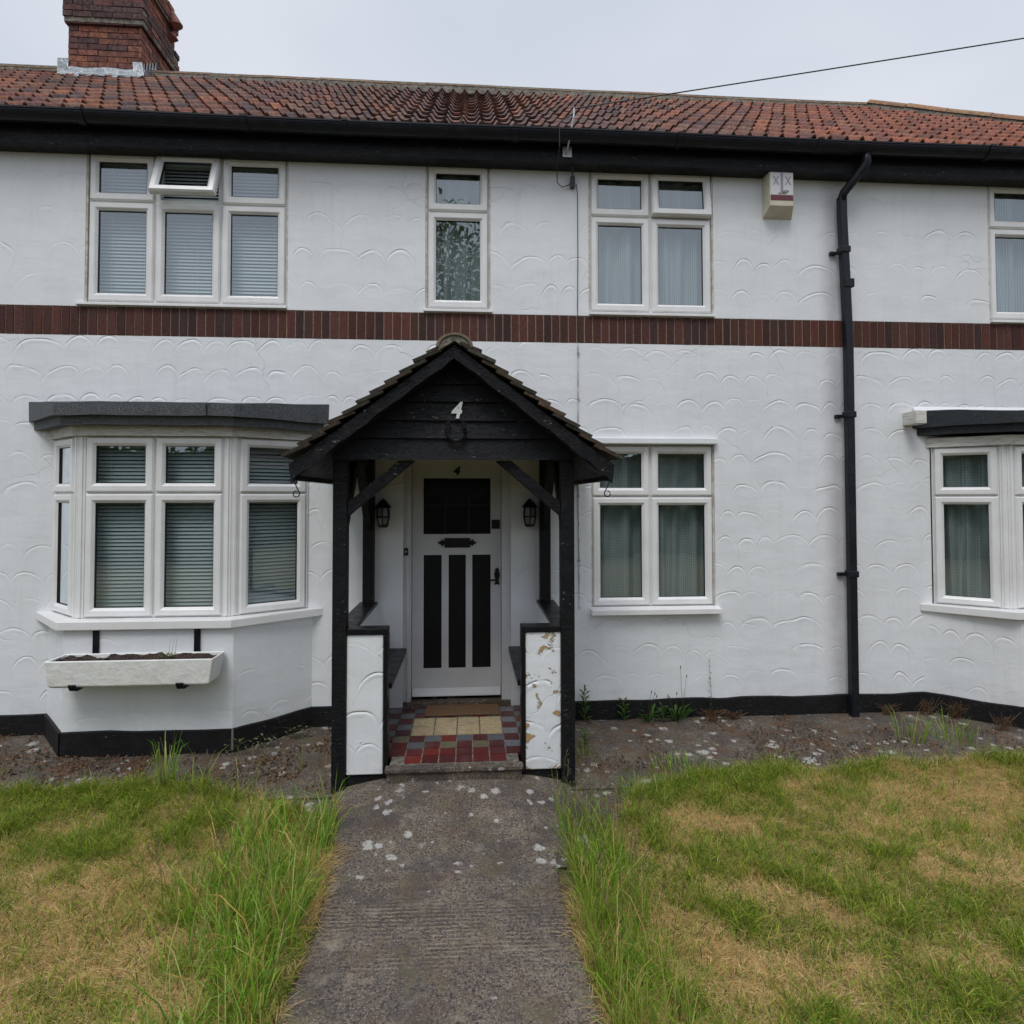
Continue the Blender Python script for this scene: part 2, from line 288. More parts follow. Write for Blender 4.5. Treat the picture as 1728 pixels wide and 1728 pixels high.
def m_conc(b,dark=1.,ribs=False,solid=False):
    p=b.coord(); X,Y,Z=b.sep(p); pp=p if solid else b.comb(X,Y,0)
    n=b.noise(pp,3,5,.65); g=b.noise(pp,140,3,.8); n3=b.noise(pp,26,4,.7)
    c=b.mix(b.rng(n,.3,.7),(.105*dark,.083*dark,.066*dark),(.20*dark,.16*dark,.12*dark))
    c=b.mix(b.rng(n3,.40,.60,0,.7),c,(.062*dark,.053*dark,.052*dark))
    g2=b.noise(b.map(pp,loc=(3,1,0)),75,3,.7); c=b.mix(b.rng(g,.53,.66,0,.75),c,(.46*dark,.42*dark,.36*dark)); c=b.mix(b.rng(g2,.49,.38,0,.85),c,(.024,.020,.022)); c=b.mix(b.rng(g2,.55,.68,0,.5),c,(.27*dark,.235*dark,.18*dark))
    st_=b.noise(b.map(pp,loc=(7,3,0)),2.6,6,.75); c=b.mix(b.rng(st_,.46,.62,0,.6),c,(.052*dark,.045*dark,.045*dark)); pt=b.noise(b.map(pp,loc=(1,8,0)),5.5,5,.7); c=b.mix(b.rng(pt,.55,.70,0,.5),c,(.30*dark,.26*dark,.20*dark))
    # brown dirt and moss drifts
    dr=b.noise(pp,4.5,5,.7); c=b.mix(b.rng(dr,.48,.64,0,.8 if dark<1 else .3),c,(.105,.058,.034))
    ms=b.noise(b.map(pp,loc=(4,9,0)),6,5,.7); c=b.mix(b.rng(ms,.52,.68,0,.5),c,(.11,.10,.05))
    if dark<1:
        jn=b.m('ABSOLUTE',b.m('ADD',b.m('ADD',Y,1.03),b.m('MULTIPLY',b.noise(pp,3,2),.02))); c=b.mix(b.rng(jn,.014,.006),c,(.02,.018,.016))
    # lichen roundels
    wp=b.node('ShaderNodeVectorMath',operation='ADD'); b.l.new(pp,wp.inputs[0])
    wn=b.node('ShaderNodeVectorMath',operation='SCALE'); b.l.new(b.noise(pp,28,4,.75,col=True),wn.inputs[0]); wn.inputs['Scale'].default_value=.075; b.l.new(wn.outputs[0],wp.inputs[1])
    zone=b.m('MULTIPLY',b.rng(b.noise(b.map(pp,loc=(2.4,1.3,0)),2.1,2,.5),.30,.56,.5,1.15),b.rng(Y,-2.0,-1.7,.35,1))
    def lich(sc,lo,hi,seed):
        v=b.map(wp.outputs[0],loc=(seed,seed*.7,0)); dd=b.vor(v,sc); cellr=b.sep(b.vor(v,sc,'Color'))[0]
        rad=b.m('MULTIPLY',b.rng(cellr,lo,1,0,1),hi); rad=b.m('MULTIPLY',rad,zone)
        return b.rng(b.m('SUBTRACT',rad,dd),-.03,.10,0,1)
    l1=lich(6.0,.42,.30,0); l2=lich(15,.45,.40,3); l=b.m('MAXIMUM',l1,l2)
    sp=b.rng(b.noise(pp,55,4,.75),.32,.52,.2,1); l=b.m('MULTIPLY',l,sp)
    c=b.mix(b.m('MULTIPLY',l,.8),c,(.47,.46,.43))
    h=b.m('ADD',b.m('MULTIPLY',g,.004),b.m('ADD',b.m('MULTIPLY',n3,.005),b.m('MULTIPLY',l,.002)))
    if ribs:
        mask=b.m('MULTIPLY',b.rng(Y,-1.93,-2.02),b.rng(Y,-2.48,-2.28)); mask=b.m('MULTIPLY',mask,b.rng(b.noise(pp,5,3),.40,.62))
        yy=b.m('ADD',b.m('ADD',Y,b.m('MULTIPLY',X,.03)),b.m('MULTIPLY',b.noise(pp,16,2),.012)); w=b.m('SINE',b.m('MULTIPLY',yy,2*PI/.024))
        w=b.m('MULTIPLY',w,b.rng(b.noise(pp,45,2),.38,.58,.05,1)); rm=b.m('MULTIPLY',b.rng(w,.2,.8),mask)
        h=b.m('ADD',h,b.m('MULTIPLY',b.m('MULTIPLY',w,mask),.004)); c=b.mix(b.m('MULTIPLY',rm,.5),c,(.33,.27,.20)); c=b.mix(b.m('MULTIPLY',b.m('MULTIPLY',b.rng(w,-.2,-.8),mask),.5),c,(.045,.042,.045))
    return {'Base Color':c,'Roughness':.92,'Normal':b.bump(h,1,1),'Specular IOR Level':.25}
PATH=mat('old_concrete_path',lambda b:m_conc(b,1.0,True)); APRON=mat('dark_concrete_apron',lambda b:m_conc(b,.80)); STEP=mat('concrete_step',lambda b:m_conc(b,1.0,solid=True))
def m_soil(b):
    p=b.coord(); n=b.noise(p,18,5,.7); n2=b.noise(p,1.3,4,.6)
    c=b.mix(b.rng(n,.3,.7),(.06,.045,.022),(.15,.115,.055)); c=b.mix(b.rng(n2,.45,.65,0,.6),c,(.06,.085,.022))
    return {'Base Color':c,'Roughness':.95,'Normal':b.bump(b.m('MULTIPLY',n,.02),1,1)}
SOIL=mat('lawn_soil',m_soil)
POTSOIL=mat('dark_compost',lambda b:{'Base Color':b.mix(b.rng(b.noise(b.coord(),90,4,.8),.4,.65),(.02,.014,.01),(.10,.06,.045)),'Roughness':1,'Normal':b.bump(b.m('MULTIPLY',b.noise(b.coord(),60,4),.03),1,1)})
def m_blade(b,tr=.45):
    c=b.attr(); d=b.node('ShaderNodeBsdfPrincipled'); b.put(d.inputs['Base Color'],c); d.inputs['Roughness'].default_value=.55; d.inputs['Specular IOR Level'].default_value=.3
    t=b.node('ShaderNodeBsdfTranslucent'); b.put(t.inputs[0],c); mx=b.node('ShaderNodeMixShader'); mx.inputs[0].default_value=tr
    b.l.new(d.outputs[0],mx.inputs[1]); b.l.new(t.outputs[0],mx.inputs[2]); return mx.outputs[0]
BLADE=mat('grass_blade',m_blade)
COIR=mat('coir_mat',lambda b:{'Base Color':b.mix(b.rng(b.noise(b.coord(),160,3,.8),.35,.65),(.10,.055,.028),(.24,.14,.075)),'Roughness':1,'Normal':b.bump(b.m('MULTIPLY',b.noise(b.coord(),220,2),.006),1,1)})
DOORWHITE=mat('white_door_gloss',lambda b:{'Base Color':b.mix(b.rng(b.noise(b.coord(),5,4),.3,.7),(.66,.67,.68),(.60,.61,.62)),'Roughness':.35,'Normal':b.bump(b.m('MULTIPLY',b.noise(b.map(b.coord(),scale=(6,6,1)),12,3),.001),1,1)})
CREAM=mat('yellowed_plastic',lambda b:{'Base Color':b.mix(b.rng(b.noise(b.coord(),8,4),.3,.7),(.62,.58,.44),(.54,.50,.38)),'Roughness':.4})
LABELW=mat('alarm_label',lambda b:{'Base Color':(.66,.65,.66),'Roughness':.4})
LETTER=mat('grey_lettering',lambda b:{'Base Color':(.30,.29,.34),'Roughness':.5}); MAROON=mat('maroon_strip',lambda b:{'Base Color':(.13,.02,.035),'Roughness':.4}); INK=mat('black_ink',lambda b:{'Base Color':(.02,.02,.02),'Roughness':.5})
WHITEP=mat('white_number_paint',lambda b:{'Base Color':(.75,.76,.76),'Roughness':.4})
GREYCABLE=mat('grey_cable',lambda b:{'Base Color':(.33,.33,.34),'Roughness':.5}); DARKCABLE=mat('black_cable',lambda b:{'Base Color':(.02,.02,.024),'Roughness':.5}); GALV=mat('galvanised_steel',lambda b:{'Base Color':(.45,.47,.50),'Roughness':.45,'Metallic':.6})
WHITECABLE=mat('painted_cable',lambda b:{'Base Color':b.mix(b.rng(b.noise(b.coord(),9,3),.45,.6),(.6,.6,.58),(.28,.27,.27)),'Roughness':.6})
OLDWOOD=mat('weathered_white_wood',lambda b:{'Base Color':b.mix(b.rng(b.noise(b.map(b.coord(),scale=(2,2,18)),6,5,.7),.45,.7),(.66,.65,.61),(.36,.31,.24)),'Roughness':.8,'Normal':b.bump(b.m('MULTIPLY',b.noise(b.map(b.coord(),scale=(1,1,12)),14,4),.004),1,1)})
FROST=mat('lantern_glass',lambda b:{'Base Color':(.20,.20,.22),'Roughness':.2})
TERRA=mat('terracotta_pot',lambda b:{'Base Color':b.mix(b.rng(b.noise(b.coord(),12,4),.3,.7),(.24,.08,.055),(.14,.06,.05)),'Roughness':.8})
BARK=mat('bark',lambda b:{'Base Color':(.06,.045,.035),'Roughness':.9})
# ------------------------------------------------------------------ value noise in numpy
_T=rng.random((256,256))
def vn(x,y,s,o=0):
    x=np.asarray(x)*s+37.3+o*11.7; y=np.asarray(y)*s+91.1+o*5.3; xi=np.floor(x).astype(int); yi=np.floor(y).astype(int); fx=x-xi; fy=y-yi
    fx=fx*fx*(3-2*fx); fy=fy*fy*(3-2*fy); a=_T[xi%256,yi%256]; b_=_T[(xi+1)%256,yi%256]; c=_T[xi%256,(yi+1)%256]; d_=_T[(xi+1)%256,(yi+1)%256]
    return (a*(1-fx)+b_*fx)*(1-fy)+(c*(1-fx)+d_*fx)*fy
def fbm(x,y,s,o=0,n=4): return sum(vn(x,y,s*2**i,o+i)*.5**i for i in range(n))/sum(.5**i for i in range(n))
def gz(x,y):
    x=np.asarray(x,float); y=np.asarray(y,float)
    return np.interp(-y,[-.5,0,1.0,1.6,3,60],[-.125,-.125,-.168,-.205,-.215,-.30])
def lawn_z(x,y): return gz(x,y)+ (fbm(x,y,1.6,3,3)-.5)*.05+.006
EL=([-9,-2.8,-1.75,-1.3,-.96,-.70],[-.80,-.84,-.88,-1.0,-1.2,-1.5]); ER=([.46,.72,1.0,1.5,2.2,3.7,9],[-2.0,-1.52,-1.14,-.90,-.93,-.86,-.80])
def in_lawn(x,y):
    e=np.where(x<0,np.interp(x,*EL),np.interp(x,*ER))+(fbm(x,y,3,8,3)-.5)*.22
    side=(x<-.655+.04*(vn(y,y*0,3,1)-.5))|(x>.455+.05*(vn(y,y*0,3,2)-.5)+.0)
    return (y<e)&side
# ================================================================== GROUND
gx=np.concatenate([np.linspace(-60,-9,12),np.linspace(-8.6,8.6,180),np.linspace(9,60,12)]); gy=np.concatenate([np.linspace(-70,-9,12),np.linspace(-8.5,.3,110),np.linspace(2,60,10)])
GX,GY=np.meshgrid(gx,gy); near=(np.abs(GX)<8.7)&(GY>-8.6)&(GY<.4)
inl=in_lawn(GX,GY); GZ=np.where(near&inl,lawn_z(GX,GY),gz(GX,GY)-.02); 
def grid_obj(name,GX,GY,GZ,M_,**k):
    mb=MB(); h,w=GX.shape; mb.v=np.stack([GX.ravel(),GY.ravel(),GZ.ravel()],1).tolist()
    for j in range(h-1):
        for i in range(w-1): mb.f.append((j*w+i,j*w+i+1,(j+1)*w+i+1,(j+1)*w+i)); mb.mi.append(0); mb.c.append(None)
    return mb.build(name,M_,smooth=True,**k)
grid_obj('ground',GX,GY,GZ,SOIL,kind='structure')
# concrete apron round the house
ax=np.linspace(-8,8,260); ay=np.linspace(-1.75,-.0,50); AX,AY=np.meshgrid(ax,ay); AZ=gz(AX,AY)+(fbm(AX,AY,2.5,5,3)-.5)*.018+.002
AZ=np.where(AY<np.where(AX<0,np.interp(AX,*EL),np.interp(AX,*ER))-.30,-.30,AZ)
grid_obj('paving',AX,AY,AZ,APRON,kind='structure')
# path with its rounded ramp in front of the step
py=np.concatenate([np.linspace(-.955,-1.75,40),np.linspace(-1.78,-9,120)]); px=np.linspace(-1,1,60); PX=[];PY=[];PZ=[]
for y in py:
    t=min(1,max(0,1-(-1.045-y)/.62))                     # 1 at the step
    xl=-.655-.15*t**.6 if t>0 else -.655+.02*math.sin(y*5); xr=.455+.185*t**.6 if t>0 else .455+.02*math.sin(y*4)
    for q in px:
        x=(xl+xr)/2+(xr-xl)/2*q
        aq=min(1,max(0,(abs(q)-.36)/.64)); dome=1-aq**1.7
        z=float(gz(x,y))+.022+ (.075*dome-.012)*min(1,t*1.3)*(t**.35 if t>0 else 0) + (float(fbm(x,y,3,2,3))-.5)*.012
        if abs(q)>.985: z-=.05
        PX.append(x);PY.append(y);PZ.append(z)
sh=(len(py),len(px)); grid_obj('path',np.array(PX).reshape(sh),np.array(PY).reshape(sh),np.array(PZ).reshape(sh),PATH,kind='structure')
# ================================================================== HOUSES
XP=3.045
house=thing('terraced_house','white rendered cottage numbered 4 with black eaves, brick band and a left bay window','house',(-1.5,0,-.12))
neigh=thing('terraced_house','white rendered neighbouring cottage to the right of the black downpipe','house',(5,0,-.12))
def wall(mb,x0,x1,z0,z1,holes,y=0,thick=.12,mi=0):
    xs=sorted({x0,x1,*[h[0] for h in holes],*[h[1] for h in holes]}); zs=sorted({z0,z1,*[h[2] for h in holes],*[h[3] for h in holes]})
    xs=[x for x in xs if x0<=x<=x1]; zs=[z for z in zs if z0<=z<=z1]
    for i in range(len(xs)-1):
        for j in range(len(zs)-1):
            cx,cz=(xs[i]+xs[i+1])/2,(zs[j]+zs[j+1])/2
            if any(h[0]<cx<h[1] and h[2]<cz<h[3] for h in holes): continue
            mb.face([(xs[i],y,zs[j]),(xs[i+1],y,zs[j]),(xs[i+1],y,zs[j+1]),(xs[i],y,zs[j+1])],mi)
    for a,b_,c,d_ in holes:
        if a>=x1 or b_<=x0 or c>=z1 or d_<=z0: continue
        a=max(a,x0);b_=min(b_,x1);c=max(c,z0);d_=min(d_,z1)
        mb.face([(a,y,c),(a,y,d_),(a,y+thick,d_),(a,y+thick,c)],mi); mb.face([(b_,y,d_),(b_,y,c),(b_,y+thick,c),(b_,y+thick,d_)],mi)
        mb.face([(a,y,d_),(b_,y,d_),(b_,y+thick,d_),(a,y+thick,d_)],mi); mb.face([(b_,y,c),(a,y,c),(a,y+thick,c),(b_,y+thick,c)],mi)
H4_low=[(-3.03,-1.21,.72,2.06),(-.495,.327,0.,2.02),(.955,1.945,.735,2.005)]
H4_up=[(-2.85,-1.372,3.045,4.2),(-.333,.171,3.045,4.2),(.943,1.953,3.045,4.2)]
NL=[(3.74,5.5,.72,2.06)]; NU=[(4.282,5.29,3.045,4.2)]
def low_up(h,x0,x1,lo,up,side):
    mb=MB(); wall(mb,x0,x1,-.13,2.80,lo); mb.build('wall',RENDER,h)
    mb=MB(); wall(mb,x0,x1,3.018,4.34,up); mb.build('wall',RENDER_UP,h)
    mb=MB()
    e=x0 if side<0 else x1; mb.box(e-.0 if side<0 else e-.1,e+.1 if side<0 else e,.13,5,-.13,4.3); mb.build('wall',RENDER_PLAIN,h)
    mb=MB(); mb.box(x0,x1,4.9,5.0,-.3,4.34); mb.build('wall',RENDER_PLAIN,h)
    # brick band
    mb=MB(); mb.face([(x0,.004,2.79),(x1,.004,2.79),(x1,.004,3.03),(x0,.004,3.03)],1)
    x=x0+.002
    while x<x1-.03:
        w=.0655+random.uniform(-.004,.004); t=random.random()
        col=random.choice([(.080,.026,.021),(.068,.024,.020),(.092,.028,.021),(.055,.023,.022),(.082,.030,.025)]); k=random.uniform(.75,1.25)
        mb.box(x+.004,min(x+w-.0045,x1),-.002+random.uniform(-.002,.002),.02,2.806+random.uniform(-.003,.002),3.012+random.uniform(-.002,.003),0,tuple(c*k for c in col)); x+=w
    mb.build('brick_band',[BRICK,MORTAR],h)
low_up(house,-7.0,XP,H4_low,H4_up,-1); low_up(neigh,XP,7.2,NL,NU,1)
# plinths (black), following the bays
def plinth(h,segs):
    for pts in segs:
        mb=MB()
        for (a,b_) in zip(pts[:-1],pts[1:]):
            n=max(2,int(math.hypot(b_[0]-a[0],b_[1]-a[1])/.06)); U=Vector((b_[0]-a[0],b_[1]-a[1],0)).normalized(); N=Vector((U.y,-U.x,0))*.018
            for i in range(n):
                p=[Vector((a[0]+(b_[0]-a[0])*t/n,a[1]+(b_[1]-a[1])*t/n,0)) for t in (i,i+1)]
                zt=[.018+.014*(float(vn(q.x*1,q.y,5,4))-.5) for q in p]
                mb.face([p[0]+N+Vector((0,0,-.26)),p[1]+N+Vector((0,0,-.26)),p[1]+N+Vector((0,0,zt[1])),p[0]+N+Vector((0,0,zt[0]))])
                mb.face([p[0]+N+Vector((0,0,zt[0])),p[1]+N+Vector((0,0,zt[1])),p[1]-N*.6+Vector((0,0,zt[1]+.008)),p[0]-N*.6+Vector((0,0,zt[0]+.008))])
        mb.build('plinth',PLINTH,h)
BAYL=[(-3.06,0),(-2.715,-.39),(-1.604,-.39),(-1.17,0)]; BAYR=[(3.657,0),(4.14,-.39),(5.25,-.39),(5.68,0)]
plinth(house,[[(-7,0)]+BAYL+[(-.73,0)],[(.57,0),(XP,0)]]); plinth(neigh,[[(XP,0)]+BAYR+[(7.2,0)]])
def bay_lower(h,B,zt,mm):
    mb=MB()
    for a,b_ in zip(B[:-1],B[1:]): mb.face([(a[0],a[1],-.13),(b_[0],b_[1],-.13),(b_[0],b_[1],zt),(a[0],a[1],zt)])
    mb.face([(p[0],p[1],zt) for p in B]); mb.build('bay_wall',mm,h)
bay_lower(house,BAYL,.71,RENDER_PLAIN); bay_lower(neigh,BAYR,.70,RENDER_PLAIN2)
# ---- windows
def ringprof(mb,P,x0,x1,z0,z1,prof,mi=0):
    """mitred frame; prof=[(inset,depth)], P maps (u,d,z)->world"""
    rings=[[P(x0+i,d_,z0+i),P(x1-i,d_,z0+i),P(x1-i,d_,z1-i),P(x0+i,d_,z1-i)] for i,d_ in prof]
    for k in range(len(rings)-1):
        mm=mi[k] if isinstance(mi,list) else mi
        for j in range(4): mb.face([rings[k][j],rings[k][(j+1)%4],rings[k+1][(j+1)%4],rings[k+1][j]],mm)
SASH=[(.003,-.03),(.003,.006),(.012,.020),(.044,.020),(.050,.016),(.062,.004),(.0635,.003),(.0665,.002),(.0665,-.02)]
SMI=[0,0,0,0,0,0,1,1]
def window(h,org,U,w,z0,z1,mulls,trans,opens={},cover=None,label=None,posts=(0,0),d0=0.0,glz=None):
    U=Vector((U[0],U[1],0)).normalized(); N=Vector((U.y,-U.x,0)); O=Vector((org[0],org[1],0))
    P=lambda u_,d_,z: O+U*u_+N*(d_+d0)+Vector((0,0,z))
    mb=MB(); edges=[0]+list(mulls)+[w]; T=lambda x,y,z:P(x,y,z)
    # outer frame: stiles, rails, mullions, transom, butted
    mb.box(0,w,-.06,.0,z0,z0+.02,T=T); mb.box(0,w,-.06,0,z1-.02,z1,T=T)
    mb.box(0,.02,-.06,0,z0+.02,z1-.02,T=T); mb.box(w-.02,w,-.06,0,z0+.02,z1-.02,T=T)
    for q in mulls: mb.box(q-.03,q+.03,-.06,-.004,z0+.02,z1-.02,T=T)
    mb.box(.02,w-.02,-.058,-.006,trans-.03,trans+.03,T=T)
    if posts[0]: mb.box(-posts[0],-.001,-.05,.004,z0,z1,T=T); mb.box(-posts[0]*.7,-posts[0]*.35,-.02,.014,z0+.004,z1-.004,T=T)
    if posts[1]: mb.box(w+.001,w+posts[1],-.05,.004,z0,z1,T=T); mb.box(w+posts[1]*.35,w+posts[1]*.7,-.02,.014,z0+.004,z1-.004,T=T)
    win=mb.build('window',UPVC,h,bevel=.002)
    if label: win['label']=label
    for i in range(len(edges)-1):
        for j,(a,c) in enumerate(((z0,trans),(trans,z1))):
            ang=opens.get((i,j),0); x0_,x1_=edges[i]+.004,edges[i+1]-.004; za,zc=a+.004,c-.004
            def Q(u_,d_,z,ang=ang,zc=zc):
                if ang:
                    dz=z-zc; dd=d_; ca,sa=math.cos(ang),math.sin(ang)
                    return P(u_,dd*ca-dz*sa+.004,zc+dz*ca+dd*sa)
                return P(u_,d_,z)
            mb=MB(); ringprof(mb,Q,x0_,x1_,za,zc,SASH,SMI)
            if ang: ringprof(mb,Q,x0_,x1_,za,zc,[(.003,-.03),(.06,-.03),(.0665,-.02)])
            so_=mb.build('sash',[UPVC,SEAL],win)
            if ang: so_['label']='top sash swung open outwards'
            mb=MB(); g=.0655; mb.face([Q(x0_+g,-.008,za+g),Q(x1_-g,-.008,za+g),Q(x1_-g,-.008,zc-g),Q(x0_+g,-.008,zc-g)]); mb.build('pane',GLASS,win)
    return P,win
def blind(P,w,z0,z1,label,group='venetian blinds behind the windows',back=-.10,tilt=.95):
    t=MB(); z=z0+.02; T0=P(0,0,0)
    while z<z1-.03:
        c,s_=math.cos(tilt),math.sin(tilt); hw=.0125; jit=random.uniform(-.04,.04)
        a=(back-hw*math.cos(tilt+jit),z+hw*math.sin(tilt+jit)); bq=(back+hw*math.cos(tilt+jit),z-hw*math.sin(tilt+jit)); mid=(back+.002,z+.0015)
        t.face([P(.02,bq[0],bq[1]),P(w-.02,bq[0],bq[1]),P(w-.02,mid[0],mid[1]),P(.02,mid[0],mid[1])]); t.face([P(.02,mid[0],mid[1]),P(w-.02,mid[0],mid[1]),P(w-.02,a[0],a[1]),P(.02,a[0],a[1])])
        z+=.0265
    e=thing('venetian_blind',label,'blind',tuple(P(w/2,back,z0)),group)
    t.build('slats',BLIND,e)
    q=MB(); q.box(.015,w-.015,back-.02,back+.02,z1-.035,z1-.005,T=P); q.build('head_rail',BLIND,e)
    for k in (.12,w/2+.03,w-.12):
        q=MB(); q.tube([P(k,back+.014,z0+.01),P(k,back+.014,z1-.03)],.0012,4); q.build('ladder_cord',BLIND,e)
def curtain(P,w,z0,z1,label,seed=0,back=-.11,gap=None,group='net curtains behind the windows'):
    R=random.Random(seed); n=int(w/.006); t=MB(); ph=[R.uniform(0,6) for _ in range(4)]; rows=12; V=[]
    for j in range(rows+1):
        tt=j/rows; z=z1-.03-(z1-z0-.04)*tt
        for i in range(n+1):
            u_=.01+(w-.02)*i/n; a=.014+.016*tt
            d_=back+a*math.sin(u_*44+ph[0]+tt*1.3*math.sin(u_*9+ph[1]))+a*.7*math.sin(u_*19+ph[2]+tt*1.5)
            uu=u_+.012*tt*math.sin(u_*23+ph[3]); V.append(P(min(max(uu,.005),w-.005),d_,z))
    F=[(j*(n+1)+i,j*(n+1)+i+1,(j+1)*(n+1)+i+1,(j+1)*(n+1)+i) for j in range(rows) for i in range(n)]
    t.mesh(V,F); e=P(w/2,back,z0); return t.build('net_curtain',NET,label=label,cat='curtain',group=group,smooth=True,origin=tuple(e))
WZ0,WZ1,WT=3.055,4.185,3.816
P,w1=window(house,(-2.835,.02),(1,0),1.449,WZ0,WZ1,[.481,.965],WT,{(1,1):.36},label='three-light upper window with its middle top sash propped open')
blind(P,1.449,WZ0,WZ1,'venetian blind in the upstairs window with the propped open sash')
P,w2=window(house,(-.32,.02),(1,0),.478,WZ0,WZ1,[],WT,label='narrow single-width upper window above the porch')
curtain(P,.478,WZ0,WZ1-.0,'net curtain in the narrow window above the porch',1)
P,w3=window(house,(.956,.02),(1,0),.984,WZ0,WZ1,[.486],WT,{(1,1):.11},label='two-light upper window left of the alarm box')
curtain(P,.984,WZ0,WZ1,'net curtain in the upstairs window left of the alarm box',2)
P,w4=window(neigh,(4.295,.02),(1,0),.984,WZ0,WZ1,[.486],WT,label='upper window cut by the right edge of the photo')
curtain(P,.984,WZ0,WZ1,'net curtain in the upstairs window at the far right',3)
P,w5=window(house,(.965,.035),(1,0),.975,.738,2.003,[.467],1.597,label='two-light ground floor window right of the porch')
curtain(P,.975,.738,2.0,'net curtain in the ground floor window beside the porch',4)
# bay windows
def bay(h,B,zs,tr,ml,lab):
    z0,z1=zs; out=[]
    for k,(a,b_) in enumerate(zip(B[:-1],B[1:])):
        L=math.hypot(b_[0]-a[0],b_[1]-a[1]); pa=.05 if k>0 else .012; pb=.05 if k<2 else .012
        U=((b_[0]-a[0])/L,(b_[1]-a[1])/L); o=(a[0]+U[0]*pa,a[1]+U[1]*pa); w=L-pa-pb
        mulls=[w/2] if k==1 else []
        P,_=window(h,o,U,w,z0,z1,mulls,tr,label=lab[k],posts=(pa*.98,pb*.98)); out.append((P,w))
    return out
BWL=[(-3.03,0),(-2.69,-.3),(-1.66,-.3),(-1.21,0)]; BWR=[(3.75,0),(4.13,-.3),(5.16,-.3),(5.55,0)]
o=bay(house,BWL,(.765,2.02),1.625,.5,['narrow left side of the bay window','front of the bay window with two lights','right side of the bay window'])
blind(o[0][0],o[0][1],.765,2.02,'venetian blind in the narrow left side of the bay'); blind(o[1][0],o[1][1],.765,2.02,'wide venetian blind in the front of the bay'); blind(o[2][0],o[2][1],.765,2.02,'venetian blind in the right side of the bay')
o=bay(neigh,BWR,(.735,1.99),1.6,.5,['left side of the neighbouring bay window','front of the neighbouring bay window','right side of the neighbouring bay window'])
curtain(o[0][0],o[0][1],.735,1.99,'net curtain in the side of the neighbouring bay at the right edge',5); curtain(o[1][0],o[1][1],.735,1.99,'net curtain in the front of the neighbouring bay',6)
def offpoly(B,d_,wx=None):
    (a,b_,c,e)=B; k=d_
    return [(a[0]-k*.95,a[1]),(b_[0]-k*.42,b_[1]-k),(c[0]+k*.42,c[1]-k),(e[0]+k*.95,e[1])]
# bay sills, heads, felt roofs
def bay_trim(h,BW,zs,felt,lint=False):
    z0,z1=zs; s=offpoly(BW,.125); s[0]=(s[0][0],-.001); s[-1]=(s[-1][0],-.001)
    MB().prism(s,z0-.062,z0-.002,'z').build('window_sill',UPVC,h,bevel=.006)
    hp=offpoly(BW,.045); hp[0]=(hp[0][0],-.001); hp[-1]=(hp[-1][0],-.001); MB().prism(hp,z1+.001,z1+.075,'z').build('head_board',OLDWOOD,h)
    def tier(d_,zt,zb,sl,name,m_,dr=0):
        q=offpoly(BW,d_); q[0]=(q[0][0]-(.0 if lint else .04),q[0][1]); inner=[(p[0],0) for p in q]
        mb=MB()
        pts=[]
        for a,b_ in zip(q[:-1],q[1:]):
            n=max(1,int(math.hypot(b_[0]-a[0],b_[1]-a[1])/.05))
            for i in range(n): pts.append((a[0]+(b_[0]-a[0])*i/n,a[1]+(b_[1]-a[1])*i/n))
        pts.append(q[-1])
        top=[];bot=[]
        for i,p in enumerate(pts):
            j=.008*(float(vn(p[0],p[1],4,6))-.5)+.004*math.sin(p[0]*17)
            o_=.006*(float(vn(p[0],p[1],6,9))-.5)
            top.append((p[0],p[1]-o_,zt+sl*(p[1]-q[1][1])+j)); bot.append((p[0],p[1]-o_+.004,zb+sl*(p[1]-q[1][1])*dr+j*.6))
        for i in range(len(pts)-1):
            mb.face([bot[i],bot[i+1],top[i+1],top[i]])
        mb.face([(p[0],p[1],p[2]) for p in top]); mb.face([(p[0],p[1],p[2]) for p in bot[::-1]])
        for e in (0,-1): mb.face([bot[e],top[e],(top[e][0],.02,top[e][2]),(bot[e][0],.02,bot[e][2])])
        return mb.build(name,m_,h)
    rf=tier(.165,2.235,2.148,.13,'bay_roof',felt,.02); fb=tier(.125,2.15,2.088,.03,'felt_fascia',FELTDARK if felt is FELTDARK else FELT,.02)
    # vertical lap joints in the felt
    q=offpoly(BW,.168)
    if not lint:
        MB().box(-1.775,-1.768,q[1][1]-.003,q[1][1]+.01,2.150,2.226).build('felt_lap',FELTDARK,rf)
    if not lint: return
    # white mortar fillet where the roof meets the wall
    mb=MB(); x0,x1=q[0][0]+.01,q[-1][0]-.005; n=60
    for i in range(n):
        xa,xb=x0+(x1-x0)*i/n,x0+(x1-x0)*(i+1)/n; ja=.01*(float(vn(xa,0,9,2))-.5); jb=.01*(float(vn(xb,0,9,2))-.5)
        mb.face([(xa,-.02+ja,2.300+ja),(xb,-.02+jb,2.300+jb),(xb,0,2.326+jb),(xa,0,2.326+ja)]); mb.face([(xa,-.04,2.28),(xb,-.04,2.28),(xb,-.02+jb,2.300+jb),(xa,-.02+ja,2.300+ja)])
    for x in (x0,x1): mb.face([(x,-.02,2.300),(x,0,2.326),(x,0,2.26),(x,-.04,2.28)])
    mb.build('mortar_fillet',RENDER_PLAIN,h)
bay_trim(house,BWL,(.765,2.02),FELT); bay_trim(neigh,BWR,(.735,1.99),FELTDARK,True)
MB().box(3.515,3.605,-.155,0,2.168,2.275).build('lintel_end',OLDWOOD,neigh,bevel=.008)
